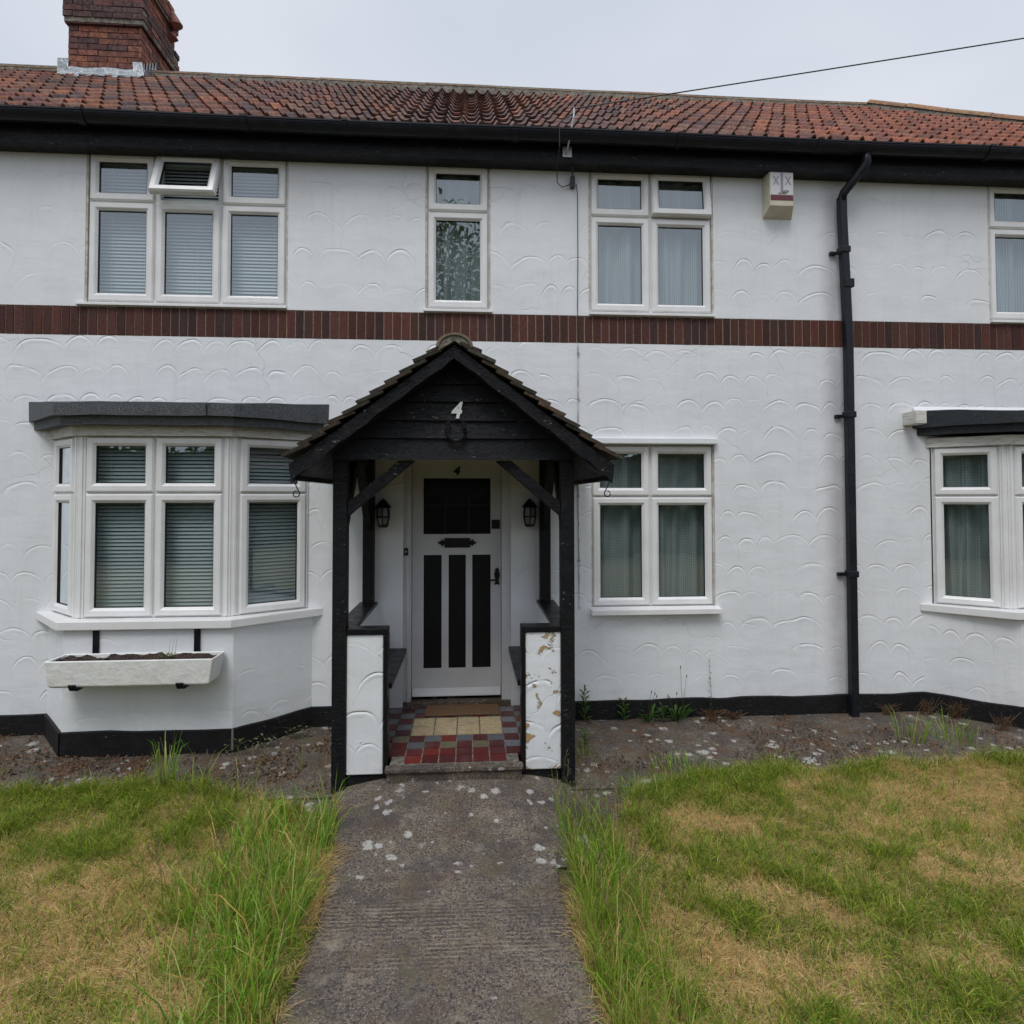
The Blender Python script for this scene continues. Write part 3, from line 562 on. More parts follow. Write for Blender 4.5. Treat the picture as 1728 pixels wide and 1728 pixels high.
# sills and heads of the flat windows
def sill(h,x0,x1,zb,zt,out=.05):
    MB().prism([(-out,zb),(-out,zt-.012),(.03,zt),(.03,zb)],x0,x1,'x').build('window_sill',UPVC,h,bevel=.003)
sill(house,-2.90,-1.375,3.022,3.053,.028); sill(house,-.345,.185,3.022,3.053,.028); sill(house,.945,1.955,3.022,3.053,.028); sill(neigh,4.283,5.29,3.022,3.053,.028)
sill(house,.945,1.97,.685,.737,.07)
MB().box(.72,1.96,-.045,0,2.008,2.055).build('window_head',RENDER_PLAIN,house,bevel=.006)
def seal(h,x0,x1,z0,z1,y=.012):
    for a,b_ in ((x0,x0+.011),(x1-.011,x1)): MB().box(a,b_,y-.008,y+.03,z0,z1).build('sealant_bead',SEALANT,h)
for h,a in ((house,(-2.849,-1.373)),(house,(-.332,.170)),(house,(.944,1.952)),(neigh,(4.283,5.289))): seal(h,a[0],a[1],3.05,4.185)
seal(house,.956,1.944,.74,2.0,.025)
# dim rooms behind the glass
def room(h,x0,x1,y0,y1,z0,z1,x0b=None,x1b=None):
    mb=MB(); A=[(x0,y0),(x1,y0),(x1,y1),(x0,y1)]
    for i in (1,2,3): a,b_=A[i],A[(i+1)%4]; mb.face([(a[0],a[1],z0),(b_[0],b_[1],z0),(b_[0],b_[1],z1),(a[0],a[1],z1)])
    mb.face([(*p,z0) for p in A]); mb.face([(*p,z1) for p in A]); mb.build('room',ROOM,h)
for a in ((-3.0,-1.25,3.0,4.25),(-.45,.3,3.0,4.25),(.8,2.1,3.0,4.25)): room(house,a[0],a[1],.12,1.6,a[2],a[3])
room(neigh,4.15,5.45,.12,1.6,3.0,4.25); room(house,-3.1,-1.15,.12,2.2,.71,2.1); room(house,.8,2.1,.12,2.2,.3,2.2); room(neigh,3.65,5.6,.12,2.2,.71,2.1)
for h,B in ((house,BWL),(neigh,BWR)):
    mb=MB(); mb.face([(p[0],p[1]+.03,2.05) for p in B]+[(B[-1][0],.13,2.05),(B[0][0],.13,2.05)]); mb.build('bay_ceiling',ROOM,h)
# ---- eaves: fascia, soffit, gutter
def eaves(h,x0,x1,joints):
    mb=MB(); mb.box(x0,x1,-.13,-.105,4.155,4.24); mb.box(x0,x1,-.118,-.10,4.241,4.36); mb.build('fascia_board',BLACKBOARD,h,bevel=.003)
    MB().box(x0,x1,-.104,-.001,4.160,4.175).build('soffit',BLACKBOARD,h)
    mb=MB(); n=11; cy,cz,R=-.205,4.337,.070; xs=np.linspace(x0,x1,40)
    pr=[(cy-R*math.cos(PI*i/n),cz-R*.95*math.sin(PI*i/n)) for i in range(n+1)]; pr=[(cy-R-.006,cz+.004),(cy-R-.006,cz-.008)]+pr
    prof=pr+[(y+.006 if i>1 else y,z+.004) for i,(y,z) in list(enumerate(pr))[:1:-1]]
    for i in range(len(xs)-1):
        for k in range(len(prof)-1):
            s0=.004*math.sin(xs[i]*1.7); s1=.004*math.sin(xs[i+1]*1.7)
            mb.face([(xs[i],prof[k][0],prof[k][1]+s0),(xs[i+1],prof[k][0],prof[k][1]+s1),(xs[i+1],prof[k+1][0],prof[k+1][1]+s1),(xs[i],prof[k+1][0],prof[k+1][1]+s0)])
    g=mb.build('gutter',PLASTIC,h,smooth=True)
    for x in joints:
        mb=MB()
        for k in range(n):
            a0,a1=PI*k/n,PI*(k+1)/n; R2=R+.008
            mb.mesh([(xx,cy-RR*math.cos(a),cz-RR*.95*math.sin(a)) for xx in (x-.022,x+.022) for a in (a0,a1) for RR in (R+.001,R2)],[(0,1,3,2),(4,6,7,5),(1,5,7,3),(0,2,6,4),(0,4,5,1),(2,3,7,6)])
        mb.box(x-.022,x+.022,cy-R-.014,cy-R+.004,cz-.008,cz+.010)
        mb.build('gutter_bracket',PLASTIC,g)
eaves(house,-7.05,XP,[-5.2,-3.9,-2.75,-1.62,-.9,.35,1.6,2.7]); eaves(neigh,XP+.0015,7.25,[4.1,5.2,6.4])
# ---- roofs
TW=.128; GA=.292; SL=math.radians(37.5); CY,CS=math.cos(SL),math.sin(SL); EY,EZ=-.236,4.312; NR=11
def prof(u_):   # pantile S profile, 0..1
    return .042*math.exp(-((u_-.68)/.165)**2)-.002*math.exp(-((u_-.20)/.2)**2)
def tiles(h,x0,x1,hip=None):
    mb=MB(); n=int(round((x1-x0)/TW)); us=[0,.12,.28,.42,.52,.6,.68,.76,.84,.93,1.0]
    for k in range(NR+1):
        s0=k*GA-.0; s1=min(s0+GA+.03,3.22)
        for j in range(n):
            xa=x0+j*TW
            if hip is not None and xa+TW>hip-( (s0+.12)*CY-2.55): continue
            jit=random.uniform(-.006,.006); jx=random.uniform(-.003,.003); tl=random.uniform(-.003,.004); s=s0+random.uniform(-.006,.006)
            X=xa; lf=float(fbm(X*.5,k*.4,.9,3,3)); 
            base=random.choice([(.24,.10,.065),(.20,.085,.062),(.16,.078,.066),(.11,.066,.062),(.28,.11,.062),(.21,.115,.08)])
            cen=math.exp(-((X-.2)/1.9)**2); dk=(.125,.078,.068)
            t=min(1,max(0,cen*.5+(lf-.5)*1.3+random.uniform(-.15,.15))); rt=min(1,max(0,(X-1.8)/2.2)); base=tuple(a*(1-t)+b_*t for a,b_ in zip(base,dk)); base=tuple(a*(1-rt*.5)+b_*rt*.5 for a,b_ in zip(base,(.31,.10,.055)))
            kk=random.uniform(.8,1.2); col=tuple(c*kk for c in base)
            L0=[];L1=[];B0=[]
            for q in us:
                hh=prof(q); x=xa+q*TW*1.0+jx
                for L,ss,lift in ((L0,s,.030+tl),(L1,s1,.006)):
                    y=EY+ss*CY-(hh+lift)*CS; z=EZ+ss*CS+(hh+lift)*CY; L.append((x,y,z))
                y=EY+s*CY-(hh+.014+tl)*CS; z=EZ+s*CS+(hh+.014+tl)*CY; B0.append((x,y,z))
            m_=len(us); mb.mesh(L0+L1+B0,[(i,i+1,m_+i+1,m_+i) for i in range(m_-1)]+[(2*m_+i,2*m_+i+1,i+1,i) for i in range(m_-1)],0,col)
    # underlay
    xr=x1 if hip is None else hip
    mb.face([(x0,EY+.0,EZ-.012),(xr if hip is None else 7.35,EY+.0,EZ-.012),(xr,EY+2.56,EZ-.012+2.56*CS/CY),(x0,EY+2.56,EZ-.012+2.56*CS/CY)],0,(.03,.022,.02))
    mb.face([(x0,EY+.0,EZ-.012),(x1,EY,EZ-.012),(x1,-.11,4.33),(x0,-.11,4.33)],0,(.02,.02,.02))
    # rear slope
    zr=EZ+2.55*CS/CY
    mb.face([(x0,EY+2.55,zr),(xr,EY+2.55,zr),(xr if hip is None else 7.35,5.1,EZ),(x0,5.1,EZ)],0,(.16,.07,.05))
    if hip is not None: mb.face([(hip,EY+2.55,zr),(7.35,EY,EZ),(7.35,5.1,EZ)],0,(.26,.10,.06))
    return mb.build('roof',ROOFTILE,h)
HIPX=4.92
rA=tiles(house,-7.04,XP+.006); rB=tiles(neigh,XP+.006,7.4,HIPX)
RY,RZ=EY+2.55,EZ+2.55*CS/CY
def ridgerow(p0,p1,n,par,r_=.105,step=True):
    p0,p1=Vector(p0),Vector(p1); D=(p1-p0).normalized(); sd_=D.cross(Vector((0,0,1))).normalized(); up=sd_.cross(D)
    mb=MB(); bed=MB(); L=(p1-p0).length
    for k in range(n):
        a=p0+D*(L*k/n+.006); b_=p0+D*(L*(k+1)/n-.004); ja=random.uniform(-.006,.008); jb=random.uniform(-.006,.008)
        col=random.choice([(.26,.165,.095),(.24,.14,.085),(.22,.155,.10),(.29,.16,.09)]); kk=random.uniform(.8,1.15); col=tuple(c*kk for c in col); m_=9
        V=[]
        for (q,j) in ((a,ja),(b_,jb)):
            for rr in (r_,r_-.016):
                for i in range(m_+1): w=PI*(.08+.84*i/m_); V.append(q+sd_*(math.cos(w)*rr)+up*(math.sin(w)*rr*.85+j))
        M_=m_+1; F=[(i,i+1,2*M_+i+1,2*M_+i) for i in range(m_)]+[(i,M_+i,M_+i+1,i+1) for i in range(m_)]+[(2*M_+i,2*M_+i+1,3*M_+i+1,3*M_+i) for i in range(m_)]
        mb.mesh(V,F,0,col)
    K=max(8,int(L/.08))
    for s_ in (1,-1):
        bed=MB()
        for i in range(K):
            q=[p0+D*(L*t/K) for t in (i,i+1)]; o_=[.115+.02*(float(vn(t_.x*3,t_.y*3,5,2))-.3) for t_ in q]
            bed.face([q[0]+sd_*s_*o_[0]+up*(-.075),q[1]+sd_*s_*o_[1]+up*(-.075),q[1]+sd_*s_*.09+up*.055,q[0]+sd_*s_*.09+up*.055])
        bed.build('mortar_bed',GREYMORTAR,par)
    o=mb.build('ridge_tiles',RIDGE,par,smooth=False)
ridgerow((-7,RY,RZ+.0),(XP,RY,RZ+.0),17,rA); ridgerow((XP,RY,RZ),(HIPX-.02,RY,RZ),3,rB); ridgerow((HIPX-.10,RY-.02,RZ+.025),(7.32,EY+.1,EZ+.06),9,rB,.115)
# ---- chimney
ch=MB(); X0,X1,Y0,Y1=-4.275,-3.525,2.05,2.80
def course(z,x0,x1,y0,y1,hh,off,dark=0):
    pal=[(.24,.085,.055),(.20,.075,.055),(.26,.105,.065),(.17,.07,.058),(.22,.09,.065)]; dk=[(.10,.055,.055),(.085,.05,.05),(.13,.06,.055)]
    for side in range(4):
        horiz=side%2==0; L=(x1-x0) if horiz else (y1-y0); t=-off; 
        while t<L:
            bl=.205; a=max(t,0); b_=min(t+bl-.010,L); t+=bl
            if b_-a<.02: continue
            col=random.choice(dk if random.random()<dark else pal); k=random.uniform(.75,1.2); col=tuple(c*k for c in col); e=random.uniform(-.004,.004)
            if side==0: ch.box(x0+a,x0+b_,y0+e,y0+.1,z,z+hh-.009,0,col)
            if side==2: ch.box(x0+a,x0+b_,y1-.1,y1+e,z,z+hh-.009,0,col)
            if side==1: ch.box(x1-.1,x1+e,y0+.101+a*.72,y0+.101+b_*.72,z,z+hh-.009,0,col)
            if side==3: ch.box(x0+e,x0+.1,y0+.101+a*.72,y0+.101+b_*.72,z,z+hh-.009,0,col)
z=5.75; hc=.0655; k=0
while z<7.35:
    if 6.655<=z+.001<6.87: e=.04 if z>6.70 else .028; course(z,X0-e,X1+e,Y0-e,Y1+e,hc,.1*(k%2),.9)
    elif z>=7.15: course(z,X0-.04,X1+.04,Y0-.04,Y1+.04,hc,.1*(k%2),.7)
    else: course(z,X0,X1,Y0,Y1,hc,.1*(k%2),.25)
    z+=hc; k+=1
ch.box(X0+.012,X1-.012,Y0+.012,Y1-.012,5.7,7.34,1); ch.box(X0-.03,X1+.03,Y0-.03,Y1+.03,6.68,6.855,1); ch.box(X0-.03,X1+.03,Y0-.03,Y1+.03,7.16,7.345,1)
cst=ch.build('chimney',[CHIMBRICK,GREYMORTAR],rA)
mb=MB(); 
for x in (-4.07,-3.72): mb.lathe([(.10,7.35),(.115,7.37),(.105,7.42),(.10,7.6),(.12,7.62),(.12,7.66),(.085,7.66),(.085,7.4)],(x,2.42,0),18)
# terracotta flue liner leaning out at the back corner
mb.tube([(-3.60,2.66,6.93),(-3.47,2.66,7.03),(-3.44,2.66,7.16),(-3.52,2.66,7.30),(-3.62,2.66,7.34)],[.02,.06,.07,.06,.02],12)
mb.build('chimney_pot',TERRA,rA)
mb=MB(); zf=lambda y:EZ+(y-EY)*CS/CY
n=16
for i in range(n):
    xa,xb=X0-.05+(X1-X0+.10)*i/n,X0-.05+(X1-X0+.10)*(i+1)/n
    ja,jb=.02*(float(vn(xa,1,9,1))-.5),.02*(float(vn(xb,1,9,1))-.5)
    mb.face([(xa,Y0-.012,zf(Y0)+.13+ja),(xb,Y0-.012,zf(Y0)+.13+jb),(xb,Y0-.02,zf(Y0)+.075),(xa,Y0-.02,zf(Y0)+.075)])
    mb.face([(xa,Y0-.02,zf(Y0)+.075),(xb,Y0-.02,zf(Y0)+.075),(xb,Y0-.17,zf(Y0-.17)+.065+jb*1.2),(xa,Y0-.17,zf(Y0-.17)+.06+ja*1.2)])
for s_ in (-1,1):
    x=X0-.012 if s_<0 else X1+.012
    for i in range(5):
        y=Y0-.01+i*.062; z_=zf(y)+.04
        mb.face([(x,y,z_),(x,y+.075,z_+.055),(x,y+.06,z_+.21),(x,y+.045,z_+.20)]); mb.face([(x,y,z_),(x,y+.075,z_+.055),(x+s_*.14,y+.075,zf(y+.075)+.055),(x+s_*.14,y,zf(y)+.055)])
mb.face([(X0-.10,Y0-.014,zf(Y0)+.22),(X0+.02,Y0-.014,zf(Y0)+.22),(X0-.02,Y0-.02,zf(Y0)+.06),(X0-.10,Y0-.02,zf(Y0)+.05)]); mb.face([(X1-.08,Y0-.014,zf(Y0)+.21),(X1+.02,Y0-.014,zf(Y0)+.21),(X1+.06,Y0-.05,zf(Y0)+.04),(X1-.05,Y0-.05,zf(Y0)+.04)])
mb.build('lead_flashing',LEAD,rA)
# ---- downpipe
def rtube(mb,pts,w,d_): # square pipe along vertical-ish path
    V=[];F=[]
    for (x,y,z) in pts: V+=[(x-w,y-d_,z),(x+w,y-d_,z),(x+w,y+d_,z),(x-w,y+d_,z)]
    for i in range(len(pts)-1):
        for j in range(4): F.append((i*4+j,i*4+(j+1)%4,(i+1)*4+(j+1)%4,(i+1)*4+j))
    mb.mesh(V,F)
dp=MB(); dp.tube([(3.105,-.205,4.31),(3.105,-.205,4.21),(3.09,-.19,4.17),(2.99,-.09,4.02),(2.985,-.07,3.97)],[.038,.036,.034,.034,.036],14); dp.build('downpipe_offset',PLASTIC,house,smooth=True)
dp=MB(); rtube(dp,[(2.985,-.07,3.99),(2.985,-.07,3.85),(3.005,-.07,3.3),(3.02,-.07,2.8),(3.02,-.07,1.4),(3.02,-.07,-.13)],.030,.030); pipe=dp.build('downpipe',PLASTIC,house,bevel=.008)
for z,x in ((3.56,2.995),(2.24,3.02),(.98,3.02)):
    mb=MB(); mb.box(x-.038,x+.038,-.11,-.03,z-.02,z+.03); mb.box(x-.085,x-.03,-.03,0,z-.016,z+.012); mb.build('pipe_bracket',PLASTIC,pipe,bevel=.006)
mb=MB(); mb.box(2.98,3.06,-.108,-.032,3.26,3.33); mb.build('pipe_socket',PLASTIC,pipe,bevel=.006)
# ---- door in its recess
door=thing('front_door','white front door with three tall black panels and a dark six-pane light inside the porch','door',(-.09,.1,0))
mb=MB(); mb.box(-.495,-.438,.03,.13,.0,2.0); mb.box(.258,.327,.03,.13,0,2.0); mb.box(-.438,.258,.03,.13,1.90,2.0); mb.box(-.47,-.452,.02,.03,.0,1.95); mb.build('door_frame',DOORWHITE,door,bevel=.004)
mb=MB(); T=.10; gl=(-.349,.175,1.305,1.742)
def slab(holes): 
    wall(mb,-.435,.255,.05,1.895,holes,T,.012)
pn=[(-.347,-.207,.266,1.143),(-.153,-.019,.266,1.143),(.031,.175,.266,1.143)]
slab([gl]+pn); mb.build('door_leaf',DOORWHITE,door)
for p in pn: MB().box(p[0],p[1],T+.006,T+.02,p[2],p[3]).build('door_panel',BLACK,door)
MB().box(gl[0],gl[1],T+.012,T+.02,gl[2],gl[3]).build('door_glass',DARKGLASS,door)
mb=MB(); 
for x in (-.178,.004): mb.box(x-.011,x+.011,T+.001,T+.014,gl[2],gl[3])
for a,b_ in ((gl[0],-.189),(-.167,-.007),(.015,gl[1])): mb.box(a,b_,T+.002,T+.014,1.52,1.542)
mb.build('glazing_bars',BLACK,door)
MB().prism([(T-.045,.062),(T-.04,.075),(T,.115),(T,.062)],-.43,.25,'x').build('weather_board',DOORWHITE,door,bevel=.003)
mb=MB(); mb.box(-.186,.013,T-.012,T,1.20,1.274)
for s_,x in ((-1,-.186),(1,.013)):
    mb.prism([(x,1.25),(x+s_*.012,1.256),(x+s_*.018,1.268),(x+s_*.026,1.253),(x+s_*.055,1.237),(x+s_*.026,1.221),(x+s_*.018,1.206),(x+s_*.012,1.218),(x,1.224)],T-.008,T,'y')
mb.build('letter_plate',IRON,door,bevel=.002)
mb=MB(); hx,hz=.225,.968
mb.prism([(hx+dx,hz+dz) for dx,dz in ((0,.075),(.012,.062),(.020,.055),(.012,.048),(.02,.035),(.022,.012),(.014,-.015),(.012,-.035),(.022,-.058),(.010,-.062),(0,-.052),(-.010,-.062),(-.022,-.058),(-.012,-.035),(-.014,-.015),(-.022,.012),(-.02,.035),(-.012,.048),(-.020,.055),(-.012,.062))],T-.008,T,'y')
mb.tube([(hx,T,hz-.02),(hx,T-.045,hz-.02)],.008,8); mb.tube([(hx,T-.045,hz-.02),(hx-.04,T-.05,hz-.018),(hx-.08,T-.045,hz-.03)],[.008,.007,.009],8); mb.build('door_handle',IRON,door)
MB().box(-.53,.36,.135,.15,-.05,2.05).build('light_stop_board',BLACKBOARD,door)  # unseen board added to stop light leaking through gaps round the leaf
MB().box(.182,.245,T-.02,T,1.346,1.416).build('night_latch',IRON,door,bevel=.003)
mb=MB(); text_mesh('4',.075,-.092,T-.002,1.798,mb,.003,shear=.2,bold=.006); mb.build('door_number',IRON,door)
mb=MB(); mb.box(-.495,.327,.0,.14,-.02,.035); mb.build('threshold',STEP,door,bevel=.004)
mb=MB(); mb.box(-.487,-.459,.008,.0195,1.15,1.205); mb.box(-.478,-.468,.003,.0075,1.172,1.184,1); mb.build('doorbell',[IRON,GALV],label='small doorbell push on the left door frame',cat='doorbell',origin=(-.47,.02,1.15))
# ================================================================== PORCH
CX=-.08
porch=thing('porch','open timber porch in flaking black paint with a tiled gable roof','porch',(CX,-.5,-.17))
for s_ in (-1,1):
    X=lambda a:CX+s_*a
    def bx(mb,a,b_,y0,y1,z0,z1,mi=0): mb.box(min(X(a),X(b_)),max(X(a),X(b_)),y0,y1,z0,z1,mi); return mb
    bx(MB(),.648,.732,-1.0,-.915,-.22,1.83).build('front_post',BLACKWOOD,porch,bevel=.005)
    bx(MB(),.626,.706,-.088,-.002,.80,1.90).build('rear_post',BLACKBOARD,porch,bevel=.004)
    bx(MB(),.650,.730,-.914,-.002,1.83,1.92).build('side_beam',BLACKBOARD,porch,bevel=.004)
    # side brace at the rear post
    MB().prism([(-.089,1.35),(-.089,1.50),(-.40,1.829),(-.50,1.829)],min(X(.64),X(.69)),max(X(.64),X(.69)),'x').build('side_brace',BLACKBOARD,porch)
    # side brace at the front post
    MB().prism([(-.914,1.35),(-.914,1.50),(-.60,1.829),(-.50,1.829)],min(X(.66),X(.71)),max(X(.66),X(.71)),'x').build('side_brace',BLACKBOARD,porch)
    # front brace
    mb=MB(); mb.prism([(X(.647),1.475),(X(.647),1.56),(X(.345),1.815),(X(.245),1.815)],-.99,-.935,'y'); mb.build('front_brace',BLACKWOOD,porch,bevel=.004)
    # dwarf wall + coping
    dw=bx(MB(),.615,.728,-.914,-.001,-.22,.775).build('dwarf_wall',RENDER_PLAIN,porch)
    bx(MB(),.605,.738,-.912,-.001,.776,.802).build('coping',BLACK,dw,bevel=.004)
    # bench end panel facing the path
    ep=bx(MB(),.43,.6465,-.985,-.90,-.065,.765)
    ep=ep.build('bench_end_panel',PANEL if s_>0 else PANEL2,porch,bevel=.006)
    if s_>0: ep['label']='bench end with cream patches of peeling paint'
    mb=bx(MB(),.403,.6465,-.995,-.89,.767,.803); bx(mb,.403,.427,-.995,-.89,-.075,.766); mb.build('panel_trim',BLACK,ep,bevel=.004)
    bx(MB(),.39,.64,-.97,-.86,-.24,-.068).build('panel_base',PLINTH,porch)
    bx(MB(),.388,.6145,-.895,-.002,.415,.45).build('bench_seat',BLACK,porch,bevel=.003)
    # barge board
    ya,yb=-1.175,-1.14
    ex,ez=.942,1.782; ax_,az=.0,2.482
    mb=MB(); N_=24; top=[];bot=[]
    for i in range(N_+1):
        t=i/N_; x=ex*t; zt=az+(ez-az)*t; dpt=.078+.024*t**2+.004*math.sin(i*1.1+s_); w=.003*math.sin(i*2.3)+random.uniform(-.0015,.0015)
        top.append((X(x-.0*t),zt)); bot.append((X(x-(.012 if t>.999 else 0)),zt-dpt+w))
    poly=top+bot[::-1]
    n=len(top)
    for y_,fl in ((ya,0),(yb,1)):
        for i in range(n-1): mb.face([(top[i][0],y_,top[i][1]),(top[i+1][0],y_,top[i+1][1]),(bot[i+1][0],y_,bot[i+1][1]),(bot[i][0],y_,bot[i][1])])
    for i in range(n-1):
        mb.face([(top[i][0],ya,top[i][1]),(top[i+1][0],ya,top[i+1][1]),(top[i+1][0],yb,top[i+1][1]),(top[i][0],yb,top[i][1])]); mb.face([(bot[i][0],ya,bot[i][1]),(bot[i+1][0],ya,bot[i+1][1]),(bot[i+1][0],yb,bot[i+1][1]),(bot[i][0],yb,bot[i][1])])
    mb.face([(top[-1][0],ya,top[-1][1]),(bot[-1][0],ya,bot[-1][1]),(bot[-1][0],yb,bot[-1][1]),(top[-1][0],yb,top[-1][1])])
    mb.build('barge_board',BLACKWOOD,porch)
    # inner second board / soffit of the slope
    mb=MB(); mb.prism([(X(0),2.44),(X(.932),1.750),(X(.932),1.715),(X(.90),1.715),(X(0),2.405)],-1.138,-.001,'y'); mb.build('roof_boarding',BLACKBOARD,porch)
    mb=MB(); mb.box(min(X(.895),X(.938)),max(X(.895),X(.938)),-1.135,-.002,1.690,1.745); mb.build('eaves_board',BLACKWOOD,porch)
    # plain tiles
    mb=MB(); sl=math.atan2(az-ez,ex); L=ex/math.cos(sl); g=.102; k=0; cs,sn=math.cos(sl),math.sin(sl)
    nC=12
    for k in range(nC):
        d1=L-.005-k*g+random.uniform(-.006,.006); d0=max(d1-.165,0.02)          # distance from apex along slope: lower edge d1
        ycuts=np.arange(-1.205,.0,.165)-(.08 if k%2 else 0)
        for yy in ycuts:
            y0_,y1_=max(yy,-1.20+random.uniform(-.008,.008)),min(yy+.162,-.002)
            if y1_-y0_<.03: continue
            col=random.choice([(.052,.040,.031),(.04,.034,.028),(.07,.05,.034),(.052,.048,.038),(.09,.06,.042)]); kk=random.uniform(.6,1.2); col=tuple(c*kk for c in col)
            lo=.043+random.uniform(-.004,.007); hi=.012; th=.021; dd=d1+random.uniform(-.005,.006)
            P4=[]
            for (d_,hgt) in ((dd,lo),(d0,hi)):
                for hh in (hgt,hgt+th): P4.append((X(d_*cs+hh*sn),az-d_*sn+hh*cs))
            # P4: lower-bottom, lower-top, upper-bottom, upper-top
            V=[(p[0],y,p[1]) for y in (y0_,y1_) for p in P4]
            mb.mesh(V,[(0,1,3,2),(4,6,7,5),(1,5,7,3),(0,4,5,1),(0,2,6,4),(2,3,7,6)],0,col)
    mb.build('roof_tiles',PLAINTILE,porch)
    # curly hook under the eaves
    hk=MB(); hx_=X(.92); pts=[(hx_,-1.16,1.70),(hx_-s_*.02,-1.16,1.65),(hx_-s_*.035,-1.16,1.62)]
    for i in range(9): a=PI*.9+i*PI*.21; pts.append((hx_-s_*.018+math.cos(a)*.018*s_,-1.16,1.612+math.sin(a)*.018))
    hk.tube(pts,.0035,6); hk.build('hanging_hook',IRON,porch)
# gable boarding: lapped boards cut to the roof slope
gb=MB(); zs=[1.82,1.949,2.056,2.171,2.28,2.39]
for i in range(5):
    z0,z1=zs[i],zs[i+1]+.012
    hw=lambda z:min(.742 if i==0 else 9,(2.43-z)/.7425)
    a,b_=hw(z0),hw(z1)
    if i==0: V=[(-.735,z0),(.735,z0),(.735,1.86),(b_,z1),(-b_,z1),(-.735,1.86)]
    else: V=[(-a,z0),(a,z0),(b_,z1),(-b_,z1)]
    n=len(V); yl=-1.034+ .0*i; 
    def yy(z): return -1.032+.022*(z-z0)/(z1-z0)
    gb.mesh([(CX+x,yy(z),z) for x,z in V]+[(CX+x,-1.002,z) for x,z in V],[tuple(range(n)),tuple(range(2*n-1,n-1,-1))]+[(j,j+n,(j+1)%n+n,(j+1)%n) for j in range(n)])
gb.build('gable_boarding',BLACKBOARD,porch)
MB().box(CX-.7,CX+.7,-.913,-.85,1.835,1.93).build('tie_beam',BLACKBOARD,porch)
MB().box(CX-.71,CX+.71,-.06,-.003,1.9,1.98).build('tie_beam',BLACKBOARD,porch)
MB().face and None
mb=MB(); mb.face([(CX-.75,-1.0,1.935),(CX+.75,-1.0,1.935),(CX+.75,0,1.985),(CX-.75,0,1.985)]); mb.build('ceiling_board',BLACKBOARD,porch)
# ridge of the porch roof
mb=MB(); n=12
for (ya,yb,r0) in ((-1.21,-.80,.108),(-.80,-.40,.104),(-.40,-.002,.106)):
    V=[]
    for y in (ya,yb-.004):
        for rr in (r0,r0-.017):
            for i in range(n+1): w=PI*i/n; V.append((CX+math.cos(w)*rr,y,2.462+math.sin(w)*rr*.78))
    M_=n+1; mb.mesh(V,[(i,i+1,2*M_+i+1,2*M_+i) for i in range(n)]+[(i,M_+i,M_+i+1,i+1) for i in range(n)],0,(.20,.165,.105))
pr_=mb.build('ridge_tile',RIDGE,porch)
mb=MB(); V=[(CX+math.cos(PI*i/n)*.09,2.462+math.sin(PI*i/n)*.09*.78) for i in range(n+1)]+[(CX-.10,2.44),(CX-.05,2.47),(CX,2.50),(CX+.05,2.47),(CX+.10,2.44)]
mb.prism(V,-1.202,-1.12,'y'); mb.build('ridge_mortar',GREYMORTAR,porch)
# floor
fl=MB(); fl.box(CX-.387,CX+.387,-1.0,.03,-.10,-.004,1); fl.box(CX-.61,CX+.61,-.855,.0,-.10,-.0045,1)
pal={'r':[(.125,.016,.013),(.10,.016,.016),(.15,.02,.014),(.085,.017,.018)],'g':[(.15,.16,.18),(.12,.13,.145),(.17,.175,.185)],'c':[(.50,.40,.23),(.47,.37,.22)]}
cw=.104; rh=.109; xL=-.492
for r_i in range(11):
    for c in range(-2,10):
        y0=-.998+r_i*rh; x0=xL+c*cw
        if y0>.0: continue
        if r_i==0 and (c<=0 or c>=7): continue
        if r_i in (4,5,6) and 1<=c<=6: continue
        t='r' if r_i<2 else ('r' if (r_i+c)%2==0 else 'g'); col=random.choice(pal[t]); k=random.uniform(.8,1.15)
        if (r_i,c) in ((2,3),(2,5),(3,0)): col=(.16,.14,.085)
        if x0<CX-.6 or x0+cw>CX+.62: continue
        fl.box(x0+.004,x0+cw-.004,y0+.004,min(y0+rh-.004,.02),-.02,random.uniform(-.001,.001),0,tuple(q*k for q in col))
cy0=-.998+4*rh+.002; crh=3*rh/2
for j in range(2):
    for i in range(4):
        x0=xL+cw+i*1.5*cw; fl.box(x0+.005,x0+1.5*cw-.005,cy0+j*crh+.003,cy0+(j+1)*crh-.003,-.02,random.uniform(0,.0015),0,random.choice(pal['c']))
fl.build('tiled_floor',[QUARRY,GREYMORTAR],porch)
mb=MB(); mb.box(CX-.41,CX+.41,-1.062,-1.0,-.035,-.004); mb.box(CX-.40,CX+.40,-1.048,-1.0,-.16,-.036); mb.build('door_step',STEP,porch,bevel=.008)
mb=MB(); mb.box(-.315,.232,-.215,.0,.0025,.016); mb.build('doormat',COIR,label='brown coir doormat on the porch tiles before the door',cat='doormat',origin=(-.04,-.1,0),bevel=.004)
# number and horseshoe
mb=MB(); text_mesh('4',.132,CX+.004,-1.036,2.113,mb,.003,shear=.24,bold=.005,sx=.88); mb.build('house_number',WHITEP,label='slanting white number 4 on the black gable boards',cat='house number',origin=(CX,-1.035,2.06))
hs=MB(); pts=[]
for i in range(15): a=PI*(-.42+ -0)+0; 
for i in range(17):
    t=-1+2*i/16; a=-PI/2+t*PI*.76; pts.append((CX+.005+math.cos(a)*.054,-1.048,1.992+math.sin(a)*.06+(.016 if abs(t)>.8 else 0)))
hs.tube(pts,[.008]+[.0125]*15+[.008],6)
hs.build('horseshoe',BLACKWOOD,label='black painted horseshoe nailed under the white number on the gable',cat='horseshoe',origin=(CX,-1.04,1.94))
